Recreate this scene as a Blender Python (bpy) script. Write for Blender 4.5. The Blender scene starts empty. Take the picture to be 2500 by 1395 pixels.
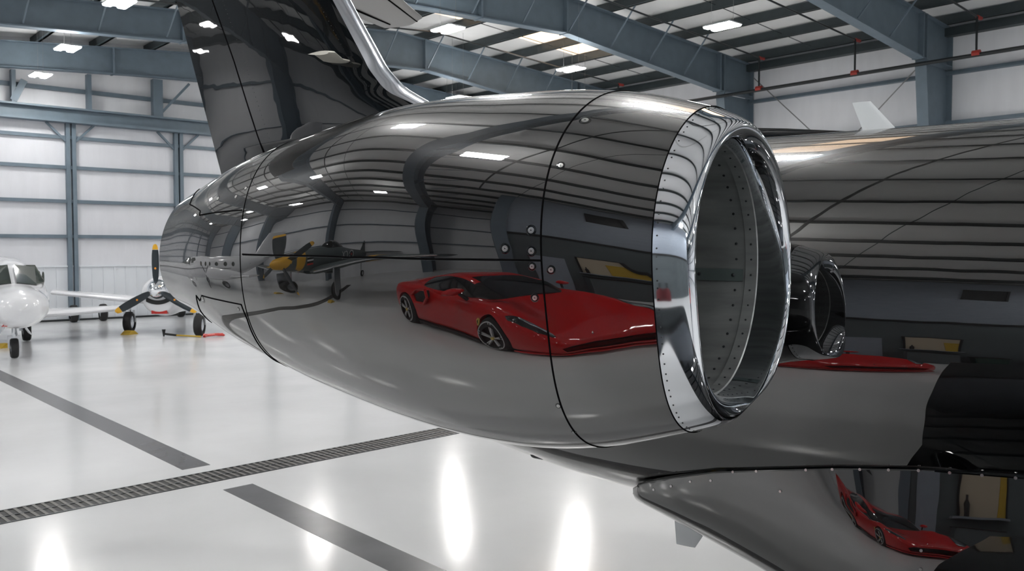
import bpy, bmesh, math, random
import numpy as np
from mathutils import Vector, Matrix
random.seed(4); rng = np.random.default_rng(4)
C = bpy.context.scene.collection
PI = math.pi
# ------------------------------------------------------------------ camera, world, exposure
F, H, CX, CY, YH = 2134., 2.3, 1250., 697.5, 612.
pit = math.atan((CY-YH)/F); hd = math.radians(48.35)
Fh = np.array([math.cos(hd), math.sin(hd), 0]); R = np.array([math.sin(hd), -math.cos(hd), 0]); Z = np.array([0, 0, 1.])
D = Fh*math.cos(pit)-Z*math.sin(pit); U = Fh*math.sin(pit)+Z*math.cos(pit)
CAM = np.array([0, 0, H])
cd = bpy.data.cameras.new('camera'); cam = bpy.data.objects.new('camera', cd); C.objects.link(cam)
cd.sensor_width = 36; cd.lens = F/2500*36; cd.clip_start = .05; cd.clip_end = 200
m = Matrix([[R[0], U[0], -D[0], 0], [R[1], U[1], -D[1], 0], [R[2], U[2], -D[2], H], [0, 0, 0, 1]])
cam.matrix_world = m
cd.dof.use_dof = True; cd.dof.focus_distance = 3.1; cd.dof.aperture_fstop = 10
bpy.context.scene.camera = cam
w = bpy.data.worlds.new('world'); bpy.context.scene.world = w; w.use_nodes = True
w.node_tree.nodes['Background'].inputs[0].default_value = (.75, .85, 1, 1); w.node_tree.nodes['Background'].inputs[1].default_value = .6
sc = bpy.context.scene
sc.view_settings.view_transform = 'Standard'; sc.view_settings.look = 'None'; sc.view_settings.gamma = 1
sc.view_settings.exposure = 0.75
LAMP_E = 80.0       # strength of every fixture's lens
def atz(x, y, z):
    d = (x-CX)/F*R-(y-CY)/F*U+D
    return CAM+d*(z-H)/d[2]
# ------------------------------------------------------------------ materials
def mat(name, col, rough=.5, metal=0., coat=0., coat_r=.02, emit=0., ecol=None, noise=0., nscale=5., bump=0., bscale=60., ior=1.5, spec=.5, alpha=1., trans=0., col2=None, cior=1.5, stretch=None, rnoise=0.):
    M = bpy.data.materials.new(name); M.use_nodes = True; nt = M.node_tree; b = nt.nodes['Principled BSDF']
    b.inputs['Base Color'].default_value = (*col, 1); b.inputs['Roughness'].default_value = rough; b.inputs['Metallic'].default_value = metal
    b.inputs['Coat Weight'].default_value = coat; b.inputs['Coat Roughness'].default_value = coat_r; b.inputs['Coat IOR'].default_value = cior
    b.inputs['IOR'].default_value = ior; b.inputs['Specular IOR Level'].default_value = spec
    b.inputs['Transmission Weight'].default_value = trans
    if emit: b.inputs['Emission Color'].default_value = (*(ecol or col), 1); b.inputs['Emission Strength'].default_value = emit
    tc = nt.nodes.new('ShaderNodeTexCoord'); mp = nt.nodes.new('ShaderNodeMapping'); nt.links.new(tc.outputs['Object'], mp.inputs[0])
    if stretch: mp.inputs['Scale'].default_value = stretch
    n = nt.nodes.new('ShaderNodeTexNoise'); n.inputs['Scale'].default_value = nscale; n.inputs['Detail'].default_value = 5; nt.links.new(mp.outputs[0], n.inputs['Vector'])
    if noise or col2:
        r = nt.nodes.new('ShaderNodeValToRGB'); c2 = col2 or tuple(max(0, c*(1-noise)) for c in col)
        r.color_ramp.elements[0].color = (*c2, 1); r.color_ramp.elements[1].color = (*col, 1); r.color_ramp.elements[0].position = .3; r.color_ramp.elements[1].position = .7
        nt.links.new(n.outputs['Fac'], r.inputs[0]); nt.links.new(r.outputs[0], b.inputs['Base Color'])
    if rnoise:
        mr = nt.nodes.new('ShaderNodeMapRange'); mr.inputs['To Min'].default_value = rough*(1-rnoise); mr.inputs['To Max'].default_value = rough*(1+rnoise)
        nt.links.new(n.outputs['Fac'], mr.inputs[0]); nt.links.new(mr.outputs[0], b.inputs['Roughness'])
    if bump:
        n2 = nt.nodes.new('ShaderNodeTexNoise'); n2.inputs['Scale'].default_value = bscale; n2.inputs['Detail'].default_value = 2; nt.links.new(mp.outputs[0], n2.inputs['Vector'])
        bp = nt.nodes.new('ShaderNodeBump'); bp.inputs['Strength'].default_value = bump; bp.inputs['Distance'].default_value = .02
        nt.links.new(n2.outputs['Fac'], bp.inputs['Height']); nt.links.new(bp.outputs[0], b.inputs['Normal'])
        if coat: nt.links.new(bp.outputs[0], b.inputs['Coat Normal'])
    return M
m_floor = mat('white_epoxy', (.78, .79, .80), .155, noise=.07, nscale=.7, bump=.035, bscale=4.0, rnoise=.3, spec=.28)
m_stripe = mat('grey_floor_line', (.135, .135, .14), .25, noise=.2, nscale=2)
m_wall = mat('white_insulation', (.86, .87, .90), .62, noise=.06, nscale=1.2, stretch=(3, 3, .6), bump=.25, bscale=2.0)
m_ceil = mat('white_roof_liner', (.90, .905, .90), .6, noise=.06, nscale=1.5, bump=.3, bscale=1.6)
m_door = mat('door_insulation', (.70, .71, .75), .62, noise=.06, nscale=1.2, stretch=(3, 3, .6), bump=.25, bscale=2.0)
m_siding = mat('ribbed_siding', (.70, .73, .77), .4)
m_steel = mat('grey_steel', (.145, .192, .235), .5, noise=.15, nscale=3, bump=.02)
m_purlin = mat('dark_purlin', (.040, .054, .060), .5, noise=.2, nscale=4)
m_pipe = mat('black_pipe', (.012, .016, .018), .4)
m_red = mat('red_coupling', (.35, .03, .02), .5)
m_wire = mat('wire', (.3, .3, .3), .4, metal=.8)
m_lens = mat('lamp_lens', (1, 1, 1), .4, emit=LAMP_E, ecol=(1, .985, .96))
m_fill = mat('added_ceiling_glow', (1, 1, 1), .5, emit=22, ecol=(1, .99, .97))  # added glowing panel on the housing top, brightens the ceiling
m_house = mat('lamp_housing', (.6, .62, .64), .4)
m_sky = mat('skylight_panel', (.8, .7, .55), .5, emit=1.05, ecol=(1, .70, .47))
m_office = mat('grey_office_wall', (.30, .34, .40), .6, noise=.1)
m_office2 = mat('dark_office_wall', (.10, .12, .13), .6, noise=.2, nscale=1)
m_black = mat('matte_black', (.008, .008, .009), .5)
m_rubber = mat('tyre_rubber', (.012, .012, .013), .7, bump=.1)
def paint(name, base, metal=1., rough=.34, cior=2.0):
    M = mat(name, base, rough, metal=metal, spec=0., coat=1, coat_r=.012, cior=cior)
    nt = M.node_tree; b = nt.nodes['Principled BSDF']
    tc = nt.nodes['Texture Coordinate']; v = nt.nodes.new('ShaderNodeTexVoronoi'); v.inputs['Scale'].default_value = 900; nt.links.new(tc.outputs['Object'], v.inputs['Vector'])
    mx = nt.nodes.new('ShaderNodeMapRange'); mx.inputs['To Min'].default_value = rough*.8; mx.inputs['To Max'].default_value = rough*1.3
    nt.links.new(v.outputs['Distance'], mx.inputs[0]); nt.links.new(mx.outputs[0], b.inputs['Roughness'])
    # faint ripple of the skin (keeps reflections slightly wavy)
    n = nt.nodes.new('ShaderNodeTexNoise'); n.inputs['Scale'].default_value = 5.5; n.inputs['Detail'].default_value = 1; nt.links.new(tc.outputs['Object'], n.inputs['Vector'])
    bp = nt.nodes.new('ShaderNodeBump'); bp.inputs['Strength'].default_value = .05; bp.inputs['Distance'].default_value = .01
    nt.links.new(n.outputs['Fac'], bp.inputs['Height']); nt.links.new(bp.outputs[0], b.inputs['Coat Normal'])
    return M
m_jet = paint('charcoal_metallic', (.013, .0125, .0125), 1., .30, 2.32)
m_fus = paint('charcoal_metallic_fuselage', (.013, .0125, .0125), 1., .30, 2.1)
m_fin = paint('black_gloss', (.003, .004, .005), .6, .34, 1.65)
m_chrome = mat('polished_aluminium', (.90, .93, .97), .045, metal=1, bump=.0)
m_brush = mat('brushed_aluminium', (.62, .65, .70), .16, metal=1)
m_duct = mat('duct_grey', (.44, .46, .46), .44, metal=.7, noise=.35, nscale=3, stretch=(1, 6, 6))
m_seam = mat('seam_black', (.003, .003, .0035), .9, spec=.05)
m_screw = mat('screw_steel', (.55, .55, .55), .3, metal=1)
m_white = mat('white_plastic', (.80, .84, .86), .3)
m_wpaint = mat('white_aircraft_paint', (.80, .81, .84), .15, coat=.6)
m_glass = mat('dark_glass', (.012, .016, .018), .04, coat=1)
m_cockpit = mat('cockpit_glass', (.05, .06, .05), .08, coat=1, noise=.4, nscale=3)
m_yellow = mat('yellow_paint', (.75, .40, .02), .35)
m_chock = mat('yellow_chock', (.55, .36, .04), .6)
m_redp = mat('red_paint', (.55, .03, .025), .3)
m_blade = mat('propeller_black', (.012, .020, .026), .3)
m_rosso = mat('red_car_paint', (.62, .003, .005), .45, spec=.2, coat=1, coat_r=.01)
m_alloy = mat('light_alloy', (.55, .55, .56), .25, metal=1)
m_darkmet = mat('dark_metal', (.05, .055, .06), .35, metal=.8)
m_wsil = mat('wheel_silver', (.72, .72, .73), .35, metal=.3)
m_gold = mat('gold_badge', (.75, .55, .12), .3)
m_silver = mat('silver', (.7, .72, .75), .25, metal=1)
m_olive = mat('grey_warbird_paint', (.10, .125, .13), .4, noise=.25, nscale=1)
m_skin = mat('skin', (.50, .30, .21), .5); m_shirt = mat('red_shirt', (.55, .03, .04), .8); m_jean = mat('dark_jeans', (.03, .04, .07), .8)
m_hair = mat('hair', (.03, .02, .015), .6); m_blue = mat('blue_shirt', (.06, .12, .3), .8); m_ora = mat('orange_tip', (.8, .3, .03), .4)
m_beige = mat('lit_room_wall', (.55, .47, .36), .7); m_wine = mat('maroon_cover', (.12, .015, .02), .7)
# ------------------------------------------------------------------ mesh helpers
class MB:
    def __init__(s): s.v = []; s.f = []; s.m = []
    def add(s, vs, fs, mi=0):
        o = len(s.v); s.v += [tuple(map(float, v)) for v in vs]; s.f += [tuple(i+o for i in f) for f in fs]; s.m += [mi]*len(fs); return s
    def box(s, a, b, mi=0):
        x0, y0, z0 = a; x1, y1, z1 = b
        return s.add([(x0, y0, z0), (x1, y0, z0), (x1, y1, z0), (x0, y1, z0), (x0, y0, z1), (x1, y0, z1), (x1, y1, z1), (x0, y1, z1)],
              [(0, 3, 2, 1), (4, 5, 6, 7), (0, 1, 5, 4), (1, 2, 6, 5), (2, 3, 7, 6), (3, 0, 4, 7)], mi)
    def bar(s, p, q, w, h, up=(0, 0, 1), mi=0):
        p = np.array(p, float); q = np.array(q, float); d = q-p; d /= np.linalg.norm(d); u = np.array(up, float); x = np.cross(d, u)
        if np.linalg.norm(x) < 1e-4: x = np.cross(d, (1, 0, 0))
        x /= np.linalg.norm(x); y = np.cross(x, d)
        vs = [e+x*a*w/2+y*b*h/2 for e in (p, q) for a, b in ((-1, -1), (1, -1), (1, 1), (-1, 1))]
        return s.add(vs, [(0, 3, 2, 1), (4, 5, 6, 7), (0, 1, 5, 4), (1, 2, 6, 5), (2, 3, 7, 6), (3, 0, 4, 7)], mi)
    def tube(s, pts, r, n=8, mi=0, caps=True):
        pts = [np.array(p, float) for p in pts]; rs = r if hasattr(r, '__len__') else [r]*len(pts); rings = []; prev = None
        for i, p in enumerate(pts):
            d = pts[min(i+1, len(pts)-1)]-pts[max(i-1, 0)]; d /= np.linalg.norm(d)
            if prev is None:
                x = np.cross(d, (0, 0, 1));
                if np.linalg.norm(x) < 1e-3: x = np.cross(d, (0, 1, 0))
            else: x = prev-d*(prev@d)
            x /= np.linalg.norm(x); prev = x; y = np.cross(d, x)
            rings.append([p+rs[i]*(math.cos(t)*x+math.sin(t)*y) for t in np.linspace(0, 2*PI, n, endpoint=False)])
        return s.loft(rings, caps, mi)
    def loft(s, rings, caps=True, mi=0, closed=True):
        n = len(rings[0]); vs = [v for r in rings for v in r]; fs = []
        for i in range(len(rings)-1):
            for j in range(n if closed else n-1):
                k = (j+1) % n; fs.append((i*n+j, i*n+k, (i+1)*n+k, (i+1)*n+j))
        if caps: fs.append(tuple(range(n))[::-1]); fs.append(tuple((len(rings)-1)*n+j for j in range(n)))
        return s.add(vs, fs, mi)
    def lathe(s, prof, origin, axis, n=24, mi=0, caps=False):
        o = np.array(origin, float); a = np.array(axis, float); a /= np.linalg.norm(a); x = np.cross(a, (0, 0, 1))
        if np.linalg.norm(x) < 1e-3: x = np.cross(a, (0, 1, 0))
        x /= np.linalg.norm(x); y = np.cross(a, x)
        return s.loft([[o+a*t+r*(math.cos(p)*x+math.sin(p)*y) for p in np.linspace(0, 2*PI, n, endpoint=False)] for t, r in prof], caps, mi)
def obj(name, mb, mats, parent=None, smooth=False, sharp=35):
    me = bpy.data.meshes.new(name); me.from_pydata(mb.v, [], mb.f); me.validate()
    if not isinstance(mats, (list, tuple)): mats = [mats]
    for x in mats: me.materials.append(x)
    if len(mats) > 1:
        for p, i in zip(me.polygons, mb.m): p.material_index = i
    b = bmesh.new(); b.from_mesh(me); bmesh.ops.recalc_face_normals(b, faces=b.faces); b.to_mesh(me); b.free()
    if smooth:
        me.polygons.foreach_set('use_smooth', [True]*len(me.polygons))
        if sharp: me.set_sharp_from_angle(angle=math.radians(sharp))
    o = bpy.data.objects.new(name, me); C.objects.link(o)
    if parent: o.parent = parent
    return o
def islands(mb):
    par = list(range(len(mb.v)))
    def find(i):
        while par[i] != i: par[i] = par[par[i]]; i = par[i]
        return i
    for f in mb.f:
        r = find(f[0])
        for j in f[1:]: par[find(j)] = r
    gr = {}
    for k, f in enumerate(mb.f): gr.setdefault(find(f[0]), []).append(k)
    out = []
    for g in gr.values():
        idx = sorted({i for k in g for i in mb.f[k]}); mp = {i: n for n, i in enumerate(idx)}; q = MB(); q.v = [mb.v[i] for i in idx]; q.f = [tuple(mp[i] for i in mb.f[k]) for k in g]; q.m = [mb.m[k] for k in g]; out.append(q)
    return out
def objs(name, mb, mats, parent=None, **k):      # one object per separate piece
    return [obj(name, q, mats, parent, **k) for q in islands(mb)]
def tag(o, label=None, cat=None, group=None, kind=None):
    if label: o['label'] = label
    if cat: o['category'] = cat
    if group: o['group'] = group
    if kind: o['kind'] = kind
    return o
def thing(name, label, cat, loc=(0, 0, 0), rz=0, group=None):
    o = bpy.data.objects.new(name, None); C.objects.link(o); o.location = loc; o.rotation_euler = (0, 0, rz); o.empty_display_size = .1
    return tag(o, label, cat, group)
def struct(name, mb, mats, **k): return tag(obj(name, mb, mats, **k), kind='structure')
def copy_tree(o, parent=None):
    c = o.copy(); C.objects.link(c); c.parent = parent
    for ch in [x for x in bpy.data.objects if x.parent == o]: copy_tree(ch, c)
    return c
def foil(le, te, thick, n=9, up=(0, 0, 1)):
    """closed airfoil ring between a leading and a trailing edge point"""
    le = np.array(le, float); te = np.array(te, float); c = te-le; L = np.linalg.norm(c); u = np.array(up, float); u = u-c*(u@c)/L**2; u /= np.linalg.norm(u)
    xs = (1-np.cos(np.linspace(0, PI, n)))/2
    y = 5*thick*(.2969*np.sqrt(xs)-.126*xs-.3516*xs**2+.2843*xs**3-.1036*xs**4)
    top = [le+c*x+u*L*t for x, t in zip(xs, y)]; bot = [le+c*x-u*L*t for x, t in zip(xs, y)]
    return top+bot[-2:0:-1]
def text_mesh(name, s, size, M, parent, mw, depth=.004):
    cu = bpy.data.curves.new(name, 'FONT'); cu.body = s; cu.size = size; cu.extrude = depth; cu.align_x = 'CENTER'
    o = bpy.data.objects.new(name, cu); C.objects.link(o); dg = bpy.context.evaluated_depsgraph_get(); me = bpy.data.meshes.new_from_object(o.evaluated_get(dg))
    bpy.data.objects.remove(o); me.materials.clear(); me.materials.append(M); o = bpy.data.objects.new(name, me); C.objects.link(o); o.parent = parent; o.matrix_local = mw
    return o
# ------------------------------------------------------------------ hangar shell
XL, XR, YN, YS = -14.0, 26.9, 31.0, -18.0      # inner faces
RX = [XL, 5, 16.5, XR]; RZ = [8.5, 8.55, 9.5, 8.8]            # top flange line of the rafters
BX = [XL, -6, 5, 10, 17.6, 25]; BZ = [7.3, 7.65, 7.8, 8.12, 8.42, 7.7]   # bottom flange line
rt = lambda x: float(np.interp(x, RX, RZ)); rb = lambda x: float(np.interp(x, BX, BZ))
CZ = .30   # liner above the rafters
b = MB().box((XL-.3, YS-.3, -.2), (XR+.3, YN+.3, 0)); struct('floor', b, m_floor)
b = MB()
for i in range(3):
    x0, x1 = RX[i], RX[i+1]; x0 -= .3*(i == 0); x1 += .3*(i == 2)
    z0, z1 = RZ[i]+CZ, RZ[i+1]+CZ
    b.loft([[(x0, YS-.3, z0), (x0, YN+.3, z0), (x0, YN+.3, z0+.2), (x0, YS-.3, z0+.2)], [(x1, YS-.3, z1), (x1, YN+.3, z1), (x1, YN+.3, z1+.2), (x1, YS-.3, z1+.2)]])
struct('ceiling', b, m_ceil)
struct('wall_right', MB().box((XR, YS-.3, 0), (XR+.3, YN+.3, 9.0)), m_wall)
struct('wall_left', MB().box((XL-.3, YS-.3, 0), (XL, YN+.3, 8.8)), m_wall)
struct('wall_front', MB().box((XL-.3, YS-.3, 0), (XR+.3, YS, 9.9)), m_wall)
struct('wall_back', MB().box((XL-.3, YN+.06, 0), (XR+.3, YN+.36, 9.9)), m_wall)
TN = [0]
def trim(mb, M=m_steel, **k): TN[0] += 1; return struct('trim_%d' % TN[0], mb, M, **k)
def trims(mb, M=m_steel, **k):
    for q in islands(mb): trim(q, M, **k)
# sliding hangar door panels: posts, girts, ribbed lower skin
door = MB().box((XL, YN, 0), (XR, YN+.05, 6.45)); struct('door_1', door, m_door)
posts = [4.77+3.5*k for k in range(-5, 7)]
b = MB(); b2 = MB()
for i, x in enumerate(posts):
    b.box((x-.15, YN-.18, .02), (x-.03, YN-.003, 6.42)); b.box((x+.03, YN-.18, .02), (x+.15, YN-.003, 6.42))
    for s in (-1, 1): b.bar((x+s*.15, YN-.1, 5.85), (x+s*.72, YN-.1, 6.42), .07, .07, up=(0, 1, 0))
trims(b)
for z in (5.97, 5.0, 3.9, 2.76):
    b = MB().box((XL+.1, YN-.11, z-.055), (XR-.1, YN-.002, z+.055)); trim(b)
b = MB().box((XL+.05, YN-.03, 0.06), (XR-.05, YN-.001, 1.78)); struct('trim_siding', b, m_siding)
bpy.data.objects['trim_siding'].name = 'trim_90'
b = MB()
x = XL+.2
while x < XR-.2: b.box((x-.022, YN-.055, .06), (x+.022, YN-.03, 1.77)); x += .36
trim(b, m_siding)
trim(MB().box((XL+.05, YN-.07, 1.76), (XR-.05, YN-.001, 1.81)), m_siding)
trim(MB().box((XL+.05, YN-.12, 0), (XR-.05, YN-.001, .055)), m_pipe)
b = MB().box((XL+.05, YN-.42, 6.42), (XR-.05, YN-.002, 6.50)); b.box((XL+.05, YN-.22, 6.50), (XR-.05, YN-.10, 6.84)); b.box((XL+.05, YN-.45, 6.84), (XR-.05, YN-.002, 6.90)); trim(b)
b = MB().box((XL+.05, YN-.12, 7.44), (XR-.05, YN-.002, 7.57)); trim(b)
b = MB()
for k in range(-8, 9):
    x = 6.6+2.2*k
    if XL < x < XR:
        wd = .16 if k == 2 else .06
        b.box((x-wd, YN-.4, 6.9), (x+wd, YN-.14, rb(x)))
b.bar((11.0+.1, YN-.3, 7.0), (12.0, YN-.6, 8.1), .08, .08); b.bar((6.6, YN-.3, 6.95), (6.9, YN-.35, 7.6), .22, .2)
trims(b)
# rigid steel frames
def frame_(y, left_dark=False):
    b = MB(); xs = sorted(set([XL+.05]+[x for x in np.arange(XL+1, XR, 2.2)]+BX[1:]+RX[1:3]+[XR-.06]))
    xs = [x for x in xs if XL+.04 < x < XR-.05]
    for x0, x1 in zip(xs[:-1], xs[1:]):
        t0, t1, q0, q1 = rt(x0), rt(x1), rb(x0), rb(x1)
        for (za0, zb0, za1, zb1, hw) in ((q0, t0, q1, t1, .012), (q0-.03, q0, q1-.03, q1, .15), (t0-.03, t0, t1-.03, t1, .15)):
            b.loft([[(x0, y-hw, za0), (x0, y+hw, za0), (x0, y+hw, zb0), (x0, y-hw, zb0)], [(x1, y-hw, za1), (x1, y+hw, za1), (x1, y+hw, zb1), (x1, y-hw, zb1)]])
    for x in list(np.arange(XL+3, 17.6, 5.1))+[17.6, 24.9]:      # stiffeners
        b.box((x-.03, y-.16, rb(x)-.05), (x+.03, y+.16, rt(x)))
    # columns, tapered towards the base
    for s, xw, zt in ((1, XR-.06, 8.75), (-1, XL+.06, 8.45)):
        k = xw-s*1.75; kb = xw-s*.75; zk = rb(k)-.1
        for (xa, xb_, hw) in ((0, None, .012),):
            b.loft([[(kb, y-hw, 0), (xw, y-hw, 0), (xw, y+hw, 0), (kb, y+hw, 0)], [(k, y-hw, zk), (xw, y-hw, zk), (xw, y+hw, zk), (k, y+hw, zk)]])
        b.loft([[(kb, y-.16, 0), (kb-s*.03, y-.16, 0), (kb-s*.03, y+.16, 0), (kb, y+.16, 0)], [(k, y-.16, zk), (k-s*.03, y-.16, zk), (k-s*.03, y+.16, zk), (k, y+.16, zk)]])
        b.box((min(xw, xw-s*.03), y-.16, 0), (max(xw, xw-s*.03), y+.16, zt))
        b.box((min(k, k+s*.05), y-.16, zk-.05), (max(k, k+s*.05), y+.16, rt(k)))
    return trim(b)
FY = [30.2, 24.3, 17.6, 10.9, 4.2, -2.5, -9.2, -15.9]
for y in FY: frame_(y)
# purlins, one long member each
PX = [21.2+1.75*k for k in range(-20, 4)]
for x in PX:
    if x < XL+.3 or x > XR-.2: continue
    z = rt(x); b = MB().box((x-.035, YS+.01, z+.004), (x+.035, YN-.01, z+CZ-.012)); b.box((x-.10, YS+.01, z+.004), (x+.035, YN-.01, z+.024)); trim(b, m_purlin)
trim(MB().box((XR-.30, YS+.01, 8.55), (XR-.02, YN-.01, 8.80)), m_purlin)
trim(MB().box((XL+.02, YS+.01, 8.25), (XL+.30, YN-.01, 8.5)), m_purlin)
b = MB()      # flange braces
for y in FY[1:]:
    for x in PX[::1]:
        if x < XL+2 or x > XR-2.3: continue
        for s in (-1,):
            b.bar((x, y+s*.10, rb(x)+.05), (x-.0, y+s*1.05, rt(x)+.02), .035, .035)
trims(b, m_steel)
b = MB()      # sag rods between the purlins
for y in [0.5*(FY[i]+FY[i+1]) for i in range(1, 7)]:
    for i in range(3):
        b.bar((RX[i]+.2, y+.8, RZ[i]+.14), (RX[i+1]-.2, y+.8, RZ[i+1]+.14), .018, .018)
trims(b, m_purlin)
# wall girts
for z in (7.5, 6.05, 4.6, 3.15, 1.7):
    trim(MB().box((XR-.2, YS+.02, z-.05), (XR-.002, YN-.5, z+.05)))
for z in (6.9, 4.7, 2.6): trim(MB().box((XL+.002, YS+.02, z-.05), (XL+.2, YN-.5, z+.05)))
for z in (7.5, 6.05, 4.6, 3.15, 1.7): trim(MB().box((XL+.3, YS+.002, z-.06), (XR-.3, YS+.2, z+.06)))
b = MB()
for x in np.arange(XL+2, XR-2, 5.8): b.box((x-.1, YS+.002, 0), (x+.1, YS+.25, rb(x)))
trims(b)
b = MB(); b.tube([(26.6, 17.3, 8.3), (26.6, 11.1, 2.5)], .018, 6); b.tube([(26.62, 11.1, 8.3), (26.62, 17.3, 2.5)], .018, 6); trims(b, m_wire)
# skylights (translucent daylit roof panels)
SK4, SK5, SKY = (7.2, 8.95), (8.95, 10.7), (4.45, 6.0)
for i, (x0, x1) in enumerate(((15.95, 17.7), (19.45, 21.2), (21.2, 22.95), SK4, SK5)):
    xa, xb_ = x0+.08, x1-.12; ya, yb = (19.2, 22.3) if i < 3 else SKY; z0, z1 = rt(xa)+CZ-.02, rt(xb_)+CZ-.02
    struct('window_%d' % (i+1), MB().loft([[(xa, ya, z0), (xa, yb, z0), (xa, yb, z0+.015), (xa, ya, z0+.015)], [(xb_, ya, z1), (xb_, yb, z1), (xb_, yb, z1+.015), (xb_, ya, z1+.015)]]), m_sky)
# trench drain and painted lines
root = thing('trench_drain', 'long slotted metal trench drain set across the white floor', 'drain', (4.25, 8.65, 0), math.atan2(.32, 5.2))
LN = 15.5
b = MB()
for y in (-.205, 0, .205): b.box((-LN, y-.011, .001), (LN, y+.011, .006))
obj('grate_rail', b, m_darkmet, root)
b = MB(); x = -LN
while x < LN: b.box((x, -.2, .001), (x+.028, .2, .0055)); x += .075
gr = mat('grate_steel', (.17, .165, .155), .55); obj('grate_slats', b, gr, root)
obj('channel', MB().box((-LN, -.195, .0004), (LN, .195, .0008)), m_black, root)
def strip(y0, y1, lab):
    k = .06; z = .0015
    b = MB().add([(3.45, y0, z), (3.76, y0+k*.31, z), (3.76, y1, z), (3.45, y1, z), (3.45, y0, 0), (3.76, y0+k*.31, 0), (3.76, y1, 0), (3.45, y1, 0)], [(0, 1, 2, 3), (4, 7, 6, 5), (0, 4, 5, 1), (1, 5, 6, 2), (2, 6, 7, 3), (3, 7, 4, 0)])
    return tag(obj('floor_line', b, m_stripe), lab, 'floor line')
strip(9.08, 30.5, 'grey painted floor line running from the drain back to the hangar door')
strip(8.06, -3.0, 'grey painted floor line on the near side of the drain')
# ------------------------------------------------------------------ hanging lamps
lamp_pos = [(6.2, 19.4), (6.56, 24.6), (6.95, 28.9), (12.7, 16.55), (17.3, 12.1), (18.1, 17.8), (18.6, 23.7), (21.5, 27.8), (21.3, 20.6), (14.8, 26.6),
   (-.75, 3.25), (1.6, 5.6), (-3.85, 9.56), (-10, 14.2), (-8.3, 5.65), (-9, 18.2), (-1, 19.), (5.8, 4.4), (8.25, 9.86), (-5, -3), (1.5, -5.5), (7.5, -3.5), (-6, -11), (2.5, -12), (11, -9), (19, -9), (15, 1.5), (21.5, 5), (-2, 26), (-8.5, 25.5), (22.5, -3), (-5.8, -6.5), (-3.5, -14.5), (6.5, -14.5), (15, -15), (-11.5, 21.5), (-3.5, 12.6)]  # the last few are unseen lamps added to brighten front, left and twin
def make_lamp():
    t = thing('high_bay_lamp', '', 'ceiling lamp')
    obj('housing', MB().box((-.41, -.62, .03), (.41, .62, .08)), m_house, t); obj('added_fill_panel', MB().box((-.25, -.5, .081), (.25, .5, .085)), m_fill, t)
    for s in (-1, 1):
        b = MB(); ring = lambda z, k: [(s*.245+x*k, y*k if abs(y) < .5 else y*(1-(1-k)*.2), z) for x, y in ((-.145, -.58), (-.11, -.61), (.11, -.61), (.145, -.58), (.145, .58), (.11, .61), (-.11, .61), (-.145, .58))]
        b.loft([ring(.03, 1), ring(-.01, .98), ring(-.02, .85)]); obj('lens', b, m_lens, t)
    b = MB()
    for y in (-.5, .5): b.tube([(0, y, .08), (0, y, 1.6)], .006, 5)
    objs('suspension_wire', b, m_wire, t)
    t.scale = (.60,)*3
    return t
lab = ['twin-lens hanging lamp nearest the top edge, left of the black tail fin', 'twin-lens lamp hanging below the second beam at upper left', 'lowest twin-lens lamp at far left, hung by a long wire', 'bright lamp just right of the silver fin edge, below the big beam',
 'lamp at upper right hanging between the two big roof beams', 'lamp at top centre hanging behind the nearer roof beam', 'lamp seen just above the top outline of the engine cowling']
L0 = make_lamp()
for i, (x, y) in enumerate(lamp_pos):
    t = L0 if i == 0 else copy_tree(L0)
    t.location = (x, y, 7.5); hgt = (rt(x)+CZ-.01-7.5)/.6
    for ch in [o for o in bpy.data.objects if o.parent == t]:
        if ch.name.startswith('suspension'): ch.scale = (1, 1, hgt/1.6)
    t['label'] = lab[i] if i < len(lab) else 'hidden twin-lens hanging lamp, placed from a reflection or added for light'
    if i >= len(lab): t['group'] = 'hangar lamps seen only in reflections'
    else: t['group'] = 'hangar lamps in view'
# ------------------------------------------------------------------ sprinkler pipes
mp = thing('sprinkler_system', 'black sprinkler pipework with red couplings running along the right wall', 'sprinkler pipe', (25.0, 10, 7.5))
obj('main_pipe', MB().tube([(0, -28+.2, .15), (0, 20.3, -.05)], .055, 10), m_pipe, mp)
for y in [22.1, 16.05, 12.8, 9.4, 2.7, -4, -10.6]:
    zp = .08-(y-10)*.0041; zr = rb(25)+.85-7.5
    obj('coupling', MB().tube([(0, y-10-.1, zp), (0, y-10+.1, zp)], .085, 10), m_red, mp)
    o = obj('drop_pipe', MB().tube([(0, y-10, zp), (0, y-10, zr)], .03, 8), m_pipe, mp)
    obj('elbow', MB().tube([(0, y-10, zr), (.28, y-10, zr)], .05, 8), m_red, o)
    obj('branch_pipe', MB().tube([(0, y-10, zr)]+[(x-25, y-10, zr+(rt(x)-rt(25))*.93) for x in ((16.5, 5, -12) if y > 3 else (16.5, 5, -6.3))], .026, 6), m_pipe, mp)
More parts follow.
